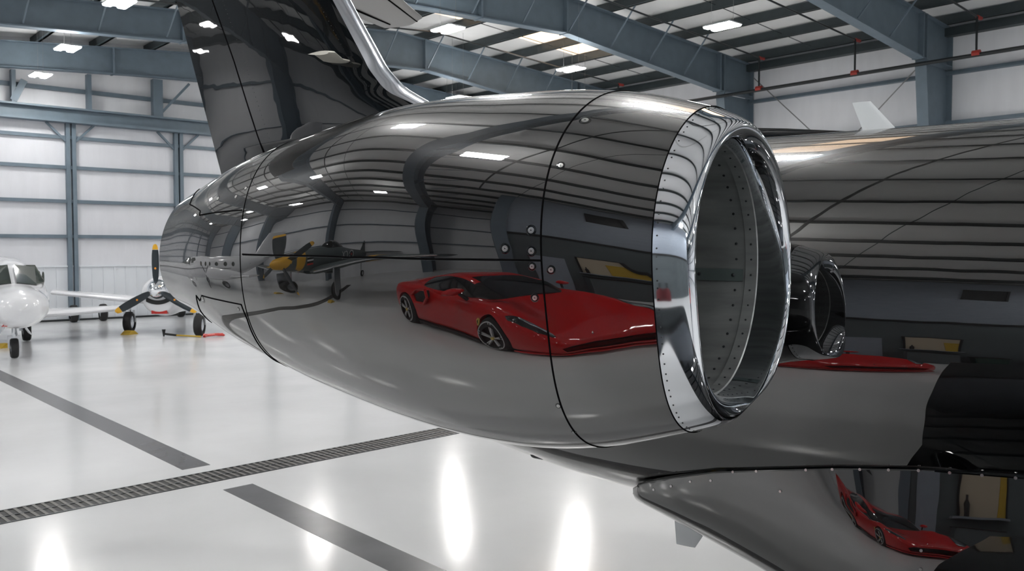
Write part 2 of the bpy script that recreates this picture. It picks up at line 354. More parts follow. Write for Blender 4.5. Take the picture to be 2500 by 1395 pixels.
# ------------------------------------------------------------------ the charcoal jet
NP = np.array([2.46261, 2.14509, 2.2279, 0.6253, 0.04129, 0.20053, 0.35072, 0.5361, 0.67103, 0.74193, 0.71814, 0.64363, 0.52212, 0.45531, 0.45461, 0.13876, 0.11728, 0.06086, 0.00295, -0.03956, -0.09356, -0.1255, -0.1498, 0.34621, -1.36288, -2.23044, -0.09489, -0.1698, 0.12375, 0.10728, 0.03908, 0.12092, 0.06477, -0.19429, 0.07924, 0.01569, -0.06747, -0.04457, 0.00499, -0.01265, -0.00094, -0.00058, 0.01337, -0.02799, -0.05093, 0.03102, 0.00014, -0.0161, 0.02911, 0.00333])
ST = np.array([-2.6, -2.1, -1.6, -1.15, -0.75, -0.35, 0.0, 0.36])
def axes(th, ph):
    a = math.cos(th)*R-math.sin(th)*Fh; a = a*math.cos(ph)+Z*math.sin(ph); pn = -(math.sin(th)*R+math.cos(th)*Fh); up = np.cross(a, pn); up *= np.sign(up[2]); return a, pn, up
NA, NPN, NUP = axes(NP[3], NP[4]); NO = NP[:3]; FC = NP[26:50].reshape(4, 2, 3)
def spl(r, x):
    s = ST; mm = np.gradient(r, s); i = np.clip(np.searchsorted(s, x)-1, 0, len(s)-2); h = s[i+1]-s[i]; t = (x-s[i])/h
    return (2*t**3-3*t**2+1)*r[i]+(t**3-2*t**2+t)*h*mm[i]+(-2*t**3+3*t**2)*r[i+1]+(t**3-t**2)*h*mm[i+1]
def nrad(s, ph):
    s = np.clip(s, ST[0], ST[-1]); u = (s+.9)/1.2; B = np.stack([np.ones_like(u), u, u*u]); k_ = 1.
    for k in range(4): k_ = k_+(FC[k, 0]@B)*np.cos((k+1)*ph)+(FC[k, 1]@B)*np.sin((k+1)*ph)
    return spl(NP[5:13], s)*k_
def npt(s, ph, off=0.):
    s = np.atleast_1d(np.asarray(s, float)); ph = np.atleast_1d(np.asarray(ph, float)); s, ph = np.broadcast_arrays(s, ph)
    r = nrad(s, ph)+off; z = spl(NP[15:23], np.clip(s, ST[0], ST[-1]))
    return NO+s[:, None]*NA+z[:, None]*Z+r[:, None]*(np.cos(ph)[:, None]*NPN+np.sin(ph)[:, None]*NUP)
JTH = .5688; JA, JPN, _ = axes(JTH, 0.); JP = np.array([4.0485, 2.5926, 0.])
jrz = math.atan2(JA[1], JA[0]); jet = thing('business_jet', 'glossy charcoal business jet with polished silver engine inlet and black tail fin', 'airplane', JP, jrz)
def JL(P):   # world -> jet local
    P = np.atleast_2d(P)-JP; return np.stack([P@JA, -(P@JPN), P[:, 2]], 1)
NPH = 240; PHS = np.linspace(-PI, PI, NPH, endpoint=False)
cowl = MB(); rings = [JL(npt(s, PHS)) for s in np.linspace(-2.235, .336, 170)]
sA, sH = .336, .4553
rA = nrad(np.full(NPH, sA), PHS); rhoA = float(spl(NP[5:13], np.array([sA]))[0]); rhoH = .462
BZP = np.array([(sA, rhoA), (sA+.050, rhoA-.021), (sH, rhoH+.030), (sH, rhoH)])
zA = float(spl(NP[15:23], np.array([sA]))[0])
def lipring(t, drop=0.):
    s_, rho = (1-t)**3*BZP[0]+3*(1-t)**2*t*BZP[1]+3*(1-t)*t*t*BZP[2]+t**3*BZP[3]
    return NO+Z*zA+NA*s_+(rA*rho/rhoA-drop)[:, None]*(np.cos(PHS)[:, None]*NPN+np.sin(PHS)[:, None]*NUP)
cowl.loft([list(map(tuple, r)) for r in rings], caps=False)
cw = obj('engine_cowling', cowl, m_jet, jet, smooth=True, sharp=0)
# inlet lip: polished ring from the seam, over the highlight, to the throat
KT = 1.088; T5P = CAM+(np.array([2.3115, 1.9626, 2.2431])-CAM)*KT; TA, TPN, TUP = axes(.5793, -.0155); TS, TR = .2986*KT, .4072*KT
throat = lambda s, r: T5P+TA*s+r*(np.cos(PHS)[:, None]*TPN+np.sin(PHS)[:, None]*TUP)
Hr = lipring(1.); T0 = throat(TS, TR)
lip = [lipring(u, .0006) for u in np.linspace(0.0, 1., 30)]
dT = T0-Hr; ax_ = (dT@TA)[:, None]*TA; rd_ = dT-ax_
for v in np.linspace(0, PI/2, 22)[1:]: lip.append(Hr+rd_*math.sin(v)+ax_*(1-math.cos(v)))
b = MB().loft([list(map(tuple, JL(r))) for r in lip], caps=False)
obj('inlet_lip', b, m_chrome, jet, smooth=True, sharp=0)['label'] = 'mirror polished silver inlet ring'
# duct
b = MB().loft([list(map(tuple, JL(throat(TS+t, r)))) for t, r in ((0, TR), (-.004, TR-.004), (-.05, TR-.004), (-.054, TR+.004), (-.25, TR+.012), (-.6, TR+.02), (-1.1, TR+.0), (-1.35, TR-.02))], caps=False)
obj('inlet_duct', b, m_duct, jet, smooth=True, sharp=30)
b = MB().loft([list(map(tuple, JL(throat(TS-1.35, r)))) for r in (TR, .3, .12)], caps=False); b.add([tuple(x) for x in JL(throat(TS-1.34, .14))], [tuple(range(NPH))])
obj('fan_disc', b, m_black, jet)
b = MB()
for k in range(22):
    t = 2*PI*k/22
    for r0, r1 in ((.13, TR-.03),):
        c = T5P+TA*(TS-1.25); u = np.cos(t)*TPN+np.sin(t)*TUP; v_ = -np.sin(t)*TPN+np.cos(t)*TUP
        q = [c+u*r0-v_*.03, c+u*r0+v_*.03+TA*.03, c+u*r1+v_*.045+TA*.05, c+u*r1-v_*.045]; q2 = [x+TA*.012 for x in q]
        b.add([tuple(JL(x)[0]) for x in q+q2], [(0, 1, 2, 3), (7, 6, 5, 4), (0, 4, 5, 1), (1, 5, 6, 2), (2, 6, 7, 3), (3, 7, 4, 0)])
objs('fan_blade', b, m_darkmet, jet)
# duct splice strap and rivets
b = MB(); tt = [.03]
for t0 in (PI+.075,):
    q = []
    for s in np.linspace(-.06, -1.2, 12):
        for t in (t0-.055, t0+.055): q.append(tuple(JL(T5P+TA*(TS+s)+(TR-.001)*(math.cos(t)*TPN+math.sin(t)*TUP))[0]))
    b.add(q, [(2*i, 2*i+1, 2*i+3, 2*i+2) for i in range(11)])
obj('splice_strap', b, mat('strap', (.16, .2, .2), .4, metal=.6), jet)
b = MB()
def dome(b, P, n, r, h=.4, k=8):
    P = np.array(P, float); n = np.array(n, float)/np.linalg.norm(n); x = np.cross(n, (.3, .2, 1)); x /= np.linalg.norm(x); y = np.cross(n, x)
    ring = lambda rr, hh: [tuple(JL(P+n*hh+rr*(math.cos(t)*x+math.sin(t)*y))[0]) for t in np.linspace(0, 2*PI, k, endpoint=False)]
    b.loft([ring(r, -r*.3), ring(r*.9, r*h*.6), ring(r*.4, r*h)], caps=True)
for i in range(45):
    t = 2*PI*i/45; n = -(math.cos(t)*TPN+math.sin(t)*TUP); dome(b, T5P+TA*(TS-.027)-n*(TR-.005), n, .0042)
    dome(b, T5P+TA*(TS-.09)-n*(TR+.004), n, .0055)
for s in np.linspace(-.1, -1.1, 8):
    n = -(math.cos(PI+.075)*TPN+math.sin(PI+.075)*TUP); dome(b, T5P+TA*(TS+s)-n*(TR-.003), n, .008)
objs('duct_rivet', b, m_darkmet, jet)
b = MB()
for i in range(90):
    t = 2*PI*i/90-PI; kk = int((t+PI)/(2*PI)*NPH) % NPH; P = lipring(.09)[kk]; n = math.cos(t)*NPN+math.sin(t)*NUP; dome(b, P, n, .0032, .3, 6)
objs('lip_screw', b, m_darkmet, jet)
# seams and fasteners on the cowling
def line(pts, r=.0028, off=.0, n=6, dens=10):
    pts = np.array(pts, float); P = []
    for i in range(len(pts)-1):
        for t in np.linspace(0, 1, dens, endpoint=False): P.append(pts[i]*(1-t)+pts[i+1]*t)
    P.append(pts[-1]); P = np.array(P)
    return MB().tube([tuple(x) for x in JL(npt(P[:, 0], np.radians(P[:, 1]), off))], r, n)
obj('cowl_seam', line([(-.012, t) for t in range(-178, 183, 12)], .0032), m_seam, jet)
obj('cowl_seam', line([(-1.372, t) for t in range(-178, 183, 12)], .0020), m_seam, jet)
obj('lip_seam', MB().tube([tuple(x) for x in JL(lipring(.0))]+[tuple(JL(lipring(.0))[0])], .0022, 6), m_seam, jet)
obj('cowl_seam', line([(-1.354, 7.2), (-1.075, 8.7), (-.756, 10.1), (-.496, 12.7), (-.262, 15.2), (-.012, 17.65)], .0036), m_seam, jet)
obj('seam_highlight', line([(-1.354, 6.85), (-1.075, 8.35), (-.756, 9.75), (-.496, 12.35), (-.262, 14.85), (-.012, 17.25)], .0012), m_darkmet, jet)  # thin metal line added beside the seam as its highlight
obj('hatch_seam', line([(-2.07, 43), (-1.97, 28.2), (-1.771, 22.6), (-1.767, 20.7), (-1.385, 22.1)], .003), m_seam, jet)
obj('hatch_seam', line([(-1.88, -31), (-1.86, -22), (-1.807, -13.3), (-1.783, -15.3), (-1.735, -12.1), (-1.40, -10.8), (-1.385, -16), (-1.40, -33), (-1.43, -50)], .003), m_seam, jet)
bott = [(-1.60, -52), (-1.277, -44), (-.85, -46.5), (-.495, -50), (-.188, -55), (.084, -61), (.30, -64)]
def fastener(s, t, r, M=m_screw):
    P = npt(s, math.radians(t))[0]; e = 1e-3; du = npt(s+e, math.radians(t))[0]-P; dv = npt(s, math.radians(t)+e)[0]-P; n = np.cross(dv, du); n /= np.linalg.norm(n)
    if n@(CAM-P) < 0: n = -n
    x = du/np.linalg.norm(du); y = np.cross(n, x); b = MB()
    ring = lambda rr, hh: [tuple(JL(P+n*hh+rr*(math.cos(q)*x+math.sin(q)*y))[0]) for q in np.linspace(0, 2*PI, 20, endpoint=False)]
    b.loft([ring(r*1.0, -.001), ring(r, .0016), ring(r*.75, .0018), ring(r*.7, .0005), ring(r*.42, .0005), ring(r*.40, .002), ring(r*.2, .002)], caps=False)
    o = obj('fastener', b, M, jet, smooth=True); b = MB().loft([ring(r*.2, .0021), ring(r*.01, .0006)]); obj('socket', b, m_seam, o)
    b = MB().loft([ring(r*1.75, .0002), ring(r*1.6, .0006), ring(r*1.02, .0005)], caps=False); obj('fastener_collar', b, m_fin, o, smooth=True)
for s, t, r in ((-.045, 26.5, .0105), (-.135, 19.9, .0105), (-.045, 20.2, .0105), (-.045, 15.3, .0085), (.018, 14.9, .009), (-.045, 4.6, .0085), (.03, 66, .0125), (.022, 47.5, .0085), (-.022, -36.6, .006), (-.015, -50.3, .006), (-1.43, -12.9, .005), (-1.74, -13.6, .011), (-1.46, 27, .006), (-1.62, 27, .007), (-1.40, 30, .006)): fastener(s, t, r)
# nozzle end
b = MB().loft([list(map(tuple, JL(npt(s, PHS, o)))) for s, o in ((-2.236, 0), (-2.240, -.006), (-2.2, -.02), (-1.8, -.10))], caps=False)
obj('exhaust_nozzle', b, m_darkmet, jet, smooth=True)
b = MB().add([tuple(x) for x in JL(npt(-1.85, PHS, -.05))], [tuple(range(NPH))]); obj('exhaust_plug', b, m_black, jet)
# pylon
b = MB()
r_ = []
for y in (-1.35, -.55): r_.append(foil((.05, y, 2.25), (-1.9, y, 2.25), .10, 12))
b.loft([list(map(tuple, q)) for q in r_]); obj('engine_pylon', b, m_jet, jet, smooth=True)
# fuselage
fs = [-4.05, -4.0, -3.85, -3.2, -2.4, -1.8, -1.2, -.6, 0, .6, 1.5, 3, 5, 7, 8.2, 9.0, 9.5]
ft = [2.93, 2.93, 2.93, 2.91, 2.895, 2.89, 2.888, 2.888, 2.888, 2.888, 2.888, 2.888, 2.888, 2.80, 2.55, 2.2, 1.75]
fb = [2.72, 2.55, 2.30, 1.86, 1.43, 1.20, 1.05, .965, .93, .93, .93, .93, .93, .96, 1.05, 1.25, 1.65]
fw = [.10, .20, .34, .66, .84, .93, .975, .99, .994, .994, .994, .994, .994, .90, .68, .40, .05]
def fring(s, n=120, grow=0.):
    t_ = np.interp(s, fs, ft); b_ = np.interp(s, fs, fb); w_ = np.interp(s, fs, fw); zc = (t_+b_)/2; rz = (t_-b_)/2
    return [(s, (w_+grow)*math.sin(q), zc+(rz+grow)*math.cos(q)) for q in np.linspace(0, 2*PI, n, endpoint=False)]
ss = np.linspace(-4.05, 9.5, 120)
for arr in ('ft', 'fb', 'fw'):     # smooth the stations
    v = np.interp(ss, fs, globals()[arr]); k = np.ones(7)/7; vp = np.pad(v, 3, mode='edge'); globals()[arr+'s'] = np.convolve(vp, k, 'valid')
fs, ft, fb, fw = list(ss), list(fts), list(fbs), list(fws)
b = MB().loft([fring(s) for s in ss]); obj('fuselage', b, m_fus, jet, smooth=True, sharp=60)
# belly fairing
FES = [-.52, -.46, -.35, -.17, .05, .35, .62, .92, 1.27, 3.2]; FEZ = [1.0, 1.09, 1.15, 1.22, 1.29, 1.35, 1.40, 1.44, 1.46, 1.46]
fusw = lambda z: .994*math.sqrt(max(0, 1-((z-1.909)/.979)**2))
def bring(s, n=200):
    ze = np.interp(s, FES, FEZ); w_ = fusw(ze)+.014; zb = np.interp(s, [-.52, -.3, 0, .5, 1.2, 3.2], [.955, .88, .775, .66, .60, .57]); pw_ = float(np.interp(s, [-.52, 0, .4, .9], [.9, .8, .55, .42]))
    out = [(s, w_*np.sign(math.sin(q))*abs(math.sin(q))**pw_, ze-(ze-zb)*abs(math.cos(q))**pw_) for q in np.linspace(-PI/2, PI/2, n//2)]
    kk = min(1, max(0, (s-.3)/.5)); kk = kk*kk*(3-2*kk)
    out = [(a_, b_*(1+.07*kk*math.sin(min(1, (ze-c_)/(ze-zb)*1.25)*PI/2)), c_) for a_, b_, c_ in out]
    return out+[(s, (w_-.06)*math.sin(q)*.95, ze+.06*math.cos(q)) for q in np.linspace(PI/2, -PI/2, n//2)[1:-1]]
b = MB().loft([bring(s) for s in np.linspace(-.52, 3.2, 60)]); obj('belly_fairing', b, m_fus, jet, smooth=True, sharp=50)
# fin, rudder and silver leading edge
zs_ = np.array([2.80, 3.0, 3.27, 3.39, 3.55, 3.77, 4.05, 4.4, 4.72]); le = np.array([.25, -.9, -2.15, -2.394, -2.555, -2.70, -2.887, -3.12, -3.33])
zle = np.array([2.86, 2.89, 2.95, 3.01, 3.18, 3.27, 3.39, 3.55, 3.77, 4.05, 4.4, 4.75]); sle = np.array([.60, .50, .045, -.9, -2.0, -2.17, -2.394, -2.555, -2.70, -2.887, -3.12, -3.35])
te = lambda z: -4.269-(z-2.904)*.3653; hinge = lambda z: np.interp(z, [2.5, 3.029, 3.755, 4.259, 5], [-3.58, -3.741, -4.05, -4.30, -4.62])
def fring2(z, x0, x1, th, n=14, cut0=0., cut1=1.): return [tuple(p) for p in foil((x0, 0, z), (x1, 0, z), th, n, up=(0, 1, 0))]
zz = np.linspace(2.86, 4.75, 110); LE = np.interp(zz, zle, sle)
k = np.ones(5)/5; LE2 = np.convolve(np.pad(LE, 2, mode='edge'), k, 'valid'); LE2[:3] = LE[:3]; LE2[-3:] = LE[-3:]
def section(z, x0, xa, xb_, T, ns=18):
    """part of a foil between chordwise xa and xb (world s), thickness T at root"""
    x1 = te(z); c = x0-x1; tot = T/c; xs = np.linspace(0, 1, ns)**1.6*(x0-xb_)/c if xa >= x0-1e-6 else (x0-np.linspace(xa, xb_, ns))/c
    y = 5*tot*(.2969*np.sqrt(xs)-.126*xs-.3516*xs**2+.2843*xs**3-.1015*xs**4)*c
    return [(x0-x*c, yy, z) for x, yy in zip(xs, y)]+[(x0-x*c, -yy, z) for x, yy in zip(xs[::-1], y[::-1])]
b = MB(); b3 = MB(); bl = MB(); rg = []; rr_ = []; rl = []
for z, x0 in zip(zz, LE2):
    Tt = .17*(1-(z-2.86)*.12)*(1 if z > 3.1 else .45+.55*max(0, (z-2.86))/.24); lw = np.interp(z, [2.86, 3.1, 3.35, 3.6, 4.75], [.02, .06, .15, .125, .11])
    if x0-te(z) < .5: continue
    rg.append(section(z, x0, x0-lw, hinge(z)+.004, Tt)); rr_.append(section(z, x0, hinge(z)-.006, te(z)+.002, Tt)); rl.append(section(z, x0, x0, x0-lw+.003, Tt*1.005))
obj('tail_fin', b.loft(rg), m_fin, jet, smooth=True)['label'] = 'gloss black fin'
obj('rudder', b3.loft(rr_), m_fin, jet, smooth=True)
i0 = next(i for i, q in enumerate(zz) if q > 3.10)
obj('fin_leading_edge', bl.loft(rl[i0:]), m_brush, jet, smooth=True)['label'] = 'bright silver leading edge strip'
# rivet rows on fin
b = MB()
def finy(z, x):
    x0 = np.interp(z, zz, LE2); c = x0-te(z); T = .17*(1-(z-2.86)*.12)/c; q = (x0-x)/c; return 5*T*(.2969*math.sqrt(q)-.126*q-.3516*q*q+.2843*q**3-.1015*q**4)*c
for z in np.arange(3.0, 4.6, .035):
    for x in (hinge(z)+.12, np.interp(z, zz, LE2)-(.24 if z > 3.3 else .3)):
        y = -finy(z, x); b.tube([(x, y+.001, z), (x, y-.0012, z)], [.0035, .0025], 6)
objs('fin_rivet', b, m_darkmet, jet)
obj('hinge_gap', MB().tube([(hinge(z), -finy(z, hinge(z)-.006)+.003, z) for z in np.linspace(2.95, 4.6, 30)], .008, 6), m_seam, jet)
# T tail
ztl = 4.75
m_stab = mat('grey_stabilizer', (.22, .215, .205), .35)
def stab(sy):
    b = MB(); rings = []
    for y, x0, x1 in ((0.04, -3.30, -4.75), (.8, -3.62, -4.78), (1.6, -3.95, -4.88), (2.3, -4.24, -4.97), (2.72, -4.40, -5.02), (2.85, -4.62, -5.03)):
        rings.append([tuple(p) for p in foil((x0, sy*y, ztl), (x1, sy*y, ztl), .09, 14)])
    b.loft(rings); o = obj('horizontal_stabilizer', b, m_stab if sy > 0 else m_fin, jet, smooth=True)
    b = MB(); b.loft([[tuple(p) for p in foil((x0-.02, sy*y, ztl-.0), (x0-.16, sy*y, ztl), .5, 10)] for y, x0 in ((.3, -3.40), (2.7, -4.37))])
    if sy > 0: obj('elevator_seam', MB().tube([(-4.45, .2, ztl-.052), (-4.83, 2.7, ztl-.018)], .010, 6), m_seam, o); obj('boot', MB().tube([(-3.60, .3, ztl-.052), (-4.50, 2.75, ztl-.02)], .010, 6), m_seam, o)
    return o
stab(1); stab(-1)
# antennas
b = MB().loft([[tuple(p) for p in foil((x0, 0, z), (x1, 0, z), .09, 8, up=(0, 1, 0))] for z, x0, x1 in ((2.875, .672, .50), (2.90, .660, .512), (3.034, .548, .462))]); obj('blade_antenna', b, m_white, jet, smooth=True)['label'] = 'white blade antenna on the spine'
b = MB()
zb_ = 3.64; yb = -finy(zb_, -2.95)
rings = []
for dy, xa, xb_ in ((0.02, -2.83, -3.02), (-.05, -2.84, -3.03), (-.14, -2.83, -3.06), (-.17, -2.86, -3.05)): rings.append([tuple(p) for p in foil((xa, yb+dy, zb_-.03+(.03 if dy < -.1 else 0)), (xa-.2 if dy < -.1 else xb_, yb+dy, zb_-.02+(.03 if dy < -.1 else 0)), .14, 8)])
obj('fin_antenna', b.loft(rings), mat('ivory', (.5, .49, .44), .4), jet, smooth=True)['label'] = 'ivory towel-bar antenna blade on the fin side'
b = MB().loft([[tuple(p) for p in foil((x0, -.25, z), (x1, -.25, z), .1, 8, up=(0, 1, 0))] for z, x0, x1 in ((.90, -.14, -.36), (.735, -.24, -.345))]); obj('blade_antenna', b, m_white, jet, smooth=True)['label'] = 'pale blade antenna under the belly'
b = MB().tube([(-.90, -.35, 1.26), (-.92, -.35, 1.18), (-.92, -.35, 1.165)], [.022, .02, .012], 8); obj('drain_mast', b, m_white, jet)
b = MB().lathe([(0, .001), (.02, .06), (.10, .075), (.2, .06)], (-.93, -.42, 1.215), (-1, 0, -.12), 14); obj('exhaust_stub', b, m_darkmet, jet, smooth=True)
# nose gear, main gear and wings so that the aircraft stands on something
def wheel(parent, x, y, r, w_, name='wheel', z=None):
    z = r if z is None else z; b = MB(); pr = [(-w_/2, r*.62), (-w_/2, r*.86), (-w_*.36, r*.97), (0, r), (w_*.36, r*.97), (w_/2, r*.86), (w_/2, r*.62)]
    b.lathe(pr, (x, y, z), (0, 1, 0), 28); o = obj(name, b, m_rubber, parent, smooth=True)
    b = MB().lathe([(-w_*.42, .001), (-w_*.45, r*.3), (-w_*.38, r*.62), (w_*.38, r*.62), (w_*.45, r*.3), (w_*.42, .001)], (x, y, z), (0, 1, 0), 24); obj('hub', b, m_silver, o, smooth=True); return o
for y in (-1.5, 1.5):
    wheel(jet, 1.6, y, .28, .18, 'wheel'); obj('gear_leg', MB().tube([(1.6, y*.93, .28), (1.6, y*.75, .80)], .05, 10), m_silver, jet)
    b = MB().loft([[tuple(p) for p in foil((x0, y_, z), (x1, y_, z), .12, 12)] for y_, x0, x1, z in ((y*.3, 3.6, .66, .62), (y*1.0, 3.2, .80, .72), (y*4.3, 1.7, .45, .98))]); obj('wing', b, m_fin, jet, smooth=True)
wheel(jet, 7.6, 0, .22, .16, 'wheel'); obj('gear_leg', MB().tube([(7.6, .13, .22), (7.5, .10, 1.1)], .05, 10), m_silver, jet)
# belly seam line and hatch
def bl_pt(s, z):
    rg_ = [p for p in bring(s) if p[1] < 0]; q = sorted(rg_, key=lambda p: abs(p[2]-z)); q = sorted(q[:3], key=lambda p: p[1])[0]; return (q[0], q[1]-.002, q[2])
b = MB().tube([(s, -fusw(np.interp(s, FES, FEZ))-.004, float(np.interp(s, FES, FEZ))) for s in np.linspace(-.5, 3.1, 40)], .012, 6)
obj('fairing_edge', b, m_fin, jet, smooth=True)
b = MB()
for s in np.arange(-.3, 2.6, .11):
    p = bl_pt(s, float(np.interp(s, FES, FEZ))-.045); b.tube([(p[0], p[1]+.003, p[2]), (p[0], p[1]-.002, p[2])], .006, 7)
for z in np.arange(.62, 1.22, .07):
    p = bl_pt(.93, z); b.tube([(p[0], p[1]+.003, p[2]), (p[0], p[1]-.002, p[2])], .006, 7)
objs('fairing_screw', b, m_screw, jet)
# ------------------------------------------------------------------ red sports car
def lerp(x, xs, ys): return float(np.interp(x, xs, ys))
def make_car():
    car = thing('sports_car', 'low glossy red mid-engine sports car reflected in the engine cowling', 'car')
    SX = [1.10, 1.05, .95, .80, .60, .45, .30, .15, 0, -.2, -.4, -.6, -.9, -1.2, -1.5, -1.8, -2.05, -2.3, -2.5, -2.7, -2.9, -3.1, -3.3, -3.42, -3.47]
    K = [1.10, .98, .8, .45, 0, -.4, -.8, -1.4, -1.9, -2.3, -2.6, -3.0, -3.3, -3.47]
    Wd = [.52, .80, .91, .965, .975, .955, .93, .925, .955, .975, .98, .965, .90, .78]
    Zb = [.17, .13, .12, .12, .13, .13, .13, .13, .13, .14, .16, .18, .24, .34]
    Zs = [.40, .52, .66, .80, .86, .83, .79, .80, .87, .93, .95, .93, .88, .80]
    Zc = [.42, .50, .56, .64, .72, .80, .86, .90, .93, .95, .95, .93, .88, .82]
    rings = []
    for x in SX:
        w_, zb, zs, zc = (lerp(-x, [-k for k in K], A) for A in (Wd, Zb, Zs, Zc))
        ck = 1.0 if x > -.8 else .0; waist = .03*math.exp(-((x+1.25)/.5)**2)
        half = [(0, zb), (.55*w_, zb), (.90*w_, zb+.01), (.975*w_, zb+.07), (.985*w_-waist*.4, zb+.35*(zs-zb)), (w_-waist, zb+.60*(zs-zb)), (.99*w_-waist, zb+.82*(zs-zb)), (.94*w_, zs-.025), (.84*w_, zs+.002), (.68*w_, zs-.015-(.035 if x > -.5 and x < .9 else 0)), (.45*w_, zc+(.01 if x > -.3 else 0)), (.2*w_, zc), (0, zc)]
        rings.append([(x, y, z) for y, z in half]+[(x, -y, z) for y, z in half[-2:0:-1]])
    b = MB().loft(rings); body = obj('body', b, m_rosso, car, smooth=True, sharp=0)
    s = body.modifiers.new('sub', 'SUBSURF'); s.levels = 2; s.render_levels = 2
    cut = MB()
    for x in (0, -2.6):
        for sd in (-1, 1): cut.lathe([(-.17, .385), (.22, .385)], (x, sd*.92, .35), (0, 1, 0), 40, caps=True)
    # grille mouths
    def pris(pts, x0, x1): cut.loft([[(x0, y, z) for y, z in pts], [(x1, y, z) for y, z in pts]])
    pris([(-.58, .215), (.58, .215), (.66, .33), (.50, .375), (-.50, .375), (-.66, .33)], .70, 1.3)
    co = obj('cutter', cut, m_black, car)
    bo = body.modifiers.new('cut', 'BOOLEAN'); bo.object = co; bo.operation = 'DIFFERENCE'; bo.solver = 'EXACT'
    dg = bpy.context.evaluated_depsgraph_get(); me = bpy.data.meshes.new_from_object(body.evaluated_get(dg)); body.modifiers.clear(); body.data = me
    bpy.data.objects.remove(co)
    me.polygons.foreach_set('use_smooth', [True]*len(me.polygons)); me.set_sharp_from_angle(angle=math.radians(40))
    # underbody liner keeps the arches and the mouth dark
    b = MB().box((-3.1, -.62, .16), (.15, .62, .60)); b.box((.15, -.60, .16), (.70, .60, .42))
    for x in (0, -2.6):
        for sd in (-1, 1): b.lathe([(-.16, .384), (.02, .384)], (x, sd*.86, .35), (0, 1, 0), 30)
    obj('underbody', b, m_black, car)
    from mathutils.bvhtree import BVHTree
    bm_ = bmesh.new(); bm_.from_mesh(me); bvh = BVHTree.FromBMesh(bm_); bm_.free()
    def drop(x, y, off):
        p, nrm, _, _ = bvh.ray_cast(Vector((x, y, 2.0)), Vector((0, 0, -1)))
        if p is None: p, nrm, _, _ = bvh.find_nearest(Vector((x, y, .7)))
        if nrm.z < 0: nrm = -nrm
        return p+nrm*off
    def conform(outline, centre, sd, off):
        n = 48; ol = []; m_ = len(outline)
        for k in range(n):
            t = k*m_/n; i = int(t); f = t-i; a_, b_ = np.array(outline[i]), np.array(outline[(i+1) % m_]); ol.append(a_*(1-f)+b_*f)
        c_ = np.array(centre); rings_ = []
        for r in (.02, .2, .4, .6, .8, 1.0): rings_.append([tuple(drop(*(c_+(p-c_)*r), off)) for p in ol])
        rings_.append([tuple(drop(*(c_+(p-c_)*1.0), -.012)) for p in ol])
        return MB().loft(rings_, caps=False)
    # grille bars, splitter, headlights, intakes
    obj('grille', MB().box((.70, -.60, .22), (.82, .60, .37)), m_black, car)
    b = MB().loft([[(x, y, z) for z in (.10, .135)] + [(x-.25, y, z) for z in (.135, .10)] for x, y in ((.62, -.94), (.92, -.80), (1.08, -.5), (1.13, 0), (1.08, .5), (.92, .80), (.62, .94))]); obj('front_splitter', b, m_rosso, car, smooth=True)
    b = MB().loft([[(x, y, z) for z in (.19, .215)] + [(x-.1, y, z) for z in (.215, .19)] for x, y in ((.84, -.86), (1.02, -.6), (1.10, 0), (1.02, .6), (.84, .86))]); obj('bumper_bar', b, m_rosso, car, smooth=True)
    for sd in (-1, 1):
        O = [(.90, .64), (.91, .71), (.78, .84), (.58, .90), (.38, .925), (.32, .915), (.50, .85), (.72, .73)]; cc = np.mean(O, 0)
        h = obj('headlight', conform([(x, sd*y) for x, y in O], (cc[0], sd*cc[1]), sd, .006), m_glass, car, smooth=True, sharp=0)
        S_ = [(.88, .655), (.76, .725), (.60, .81), (.46, .865), (.48, .873), (.62, .825), (.78, .745), (.89, .67)]; c2 = np.mean(S_, 0)
        obj('light_strip', conform([(x, sd*y) for x, y in S_], (c2[0], sd*c2[1]), sd, .009), m_silver, h, smooth=True, sharp=0)
        b = MB()
        q = [(-1.95, .83), (-1.75, .86), (-1.72, .74), (-1.85, .62), (-2.1, .60), (-2.18, .72)]
        b.loft([[(x, sd*.90, z) for x, z in q], [(x, sd*.985, z-.0) for x, z in q]]); obj('side_intake', b, m_black, car, smooth=True)
        b = MB().tube([(-1.72, sd*.985, .88), (-1.68, sd*.985, .74), (-1.85, sd*.99, .59), (-2.12, sd*1.0, .58), (-2.24, sd*.99, .72), (-2.1, sd*.98, .86), (-1.72, sd*.985, .88)], .028, 8); obj('intake_rim', b, m_rosso, car, smooth=True)
        b = MB().box((-2.2, sd*.86-.09, .11), (-.4, sd*.86+.09, .17)); obj('side_skirt', b, m_black, car)
        t = MB().lathe([(-.09, .01), (-.085, .07), (-.03, .105), (.05, .10), (.08, .05), (.085, .01)], (-.80, sd*1.04, .955), (.96, -sd*.1, 0), 18); mo = obj('wing_mirror', t, m_rosso, car, smooth=True)
        for v_ in mo.data.vertices: v_.co.z = .955+(v_.co.z-.955)*.62; v_.co.y = sd*1.04+(v_.co.y-sd*1.04)*1.35
        obj('mirror_stalk', MB().bar((-.78, sd*.99, .93), (-.66, sd*.90, .80), .05, .03), m_black, mo)
    # greenhouse
    gx = [-.28, -.55, -.9, -1.2, -1.5, -1.8, -2.15, -2.5, -2.85, -3.15]
    gt = [.80, .93, 1.075, 1.155, 1.187, 1.185, 1.13, 1.06, .99, .93]; gw = [.50, .60, .60, .585, .58, .575, .55, .50, .42, .30]; gb = [.60, .80, .86, .86, .86, .85, .84, .78, .70, .55]
    gz = [.76, .77, .78, .80, .82, .84, .87, .90, .91, .90]
    rings = []
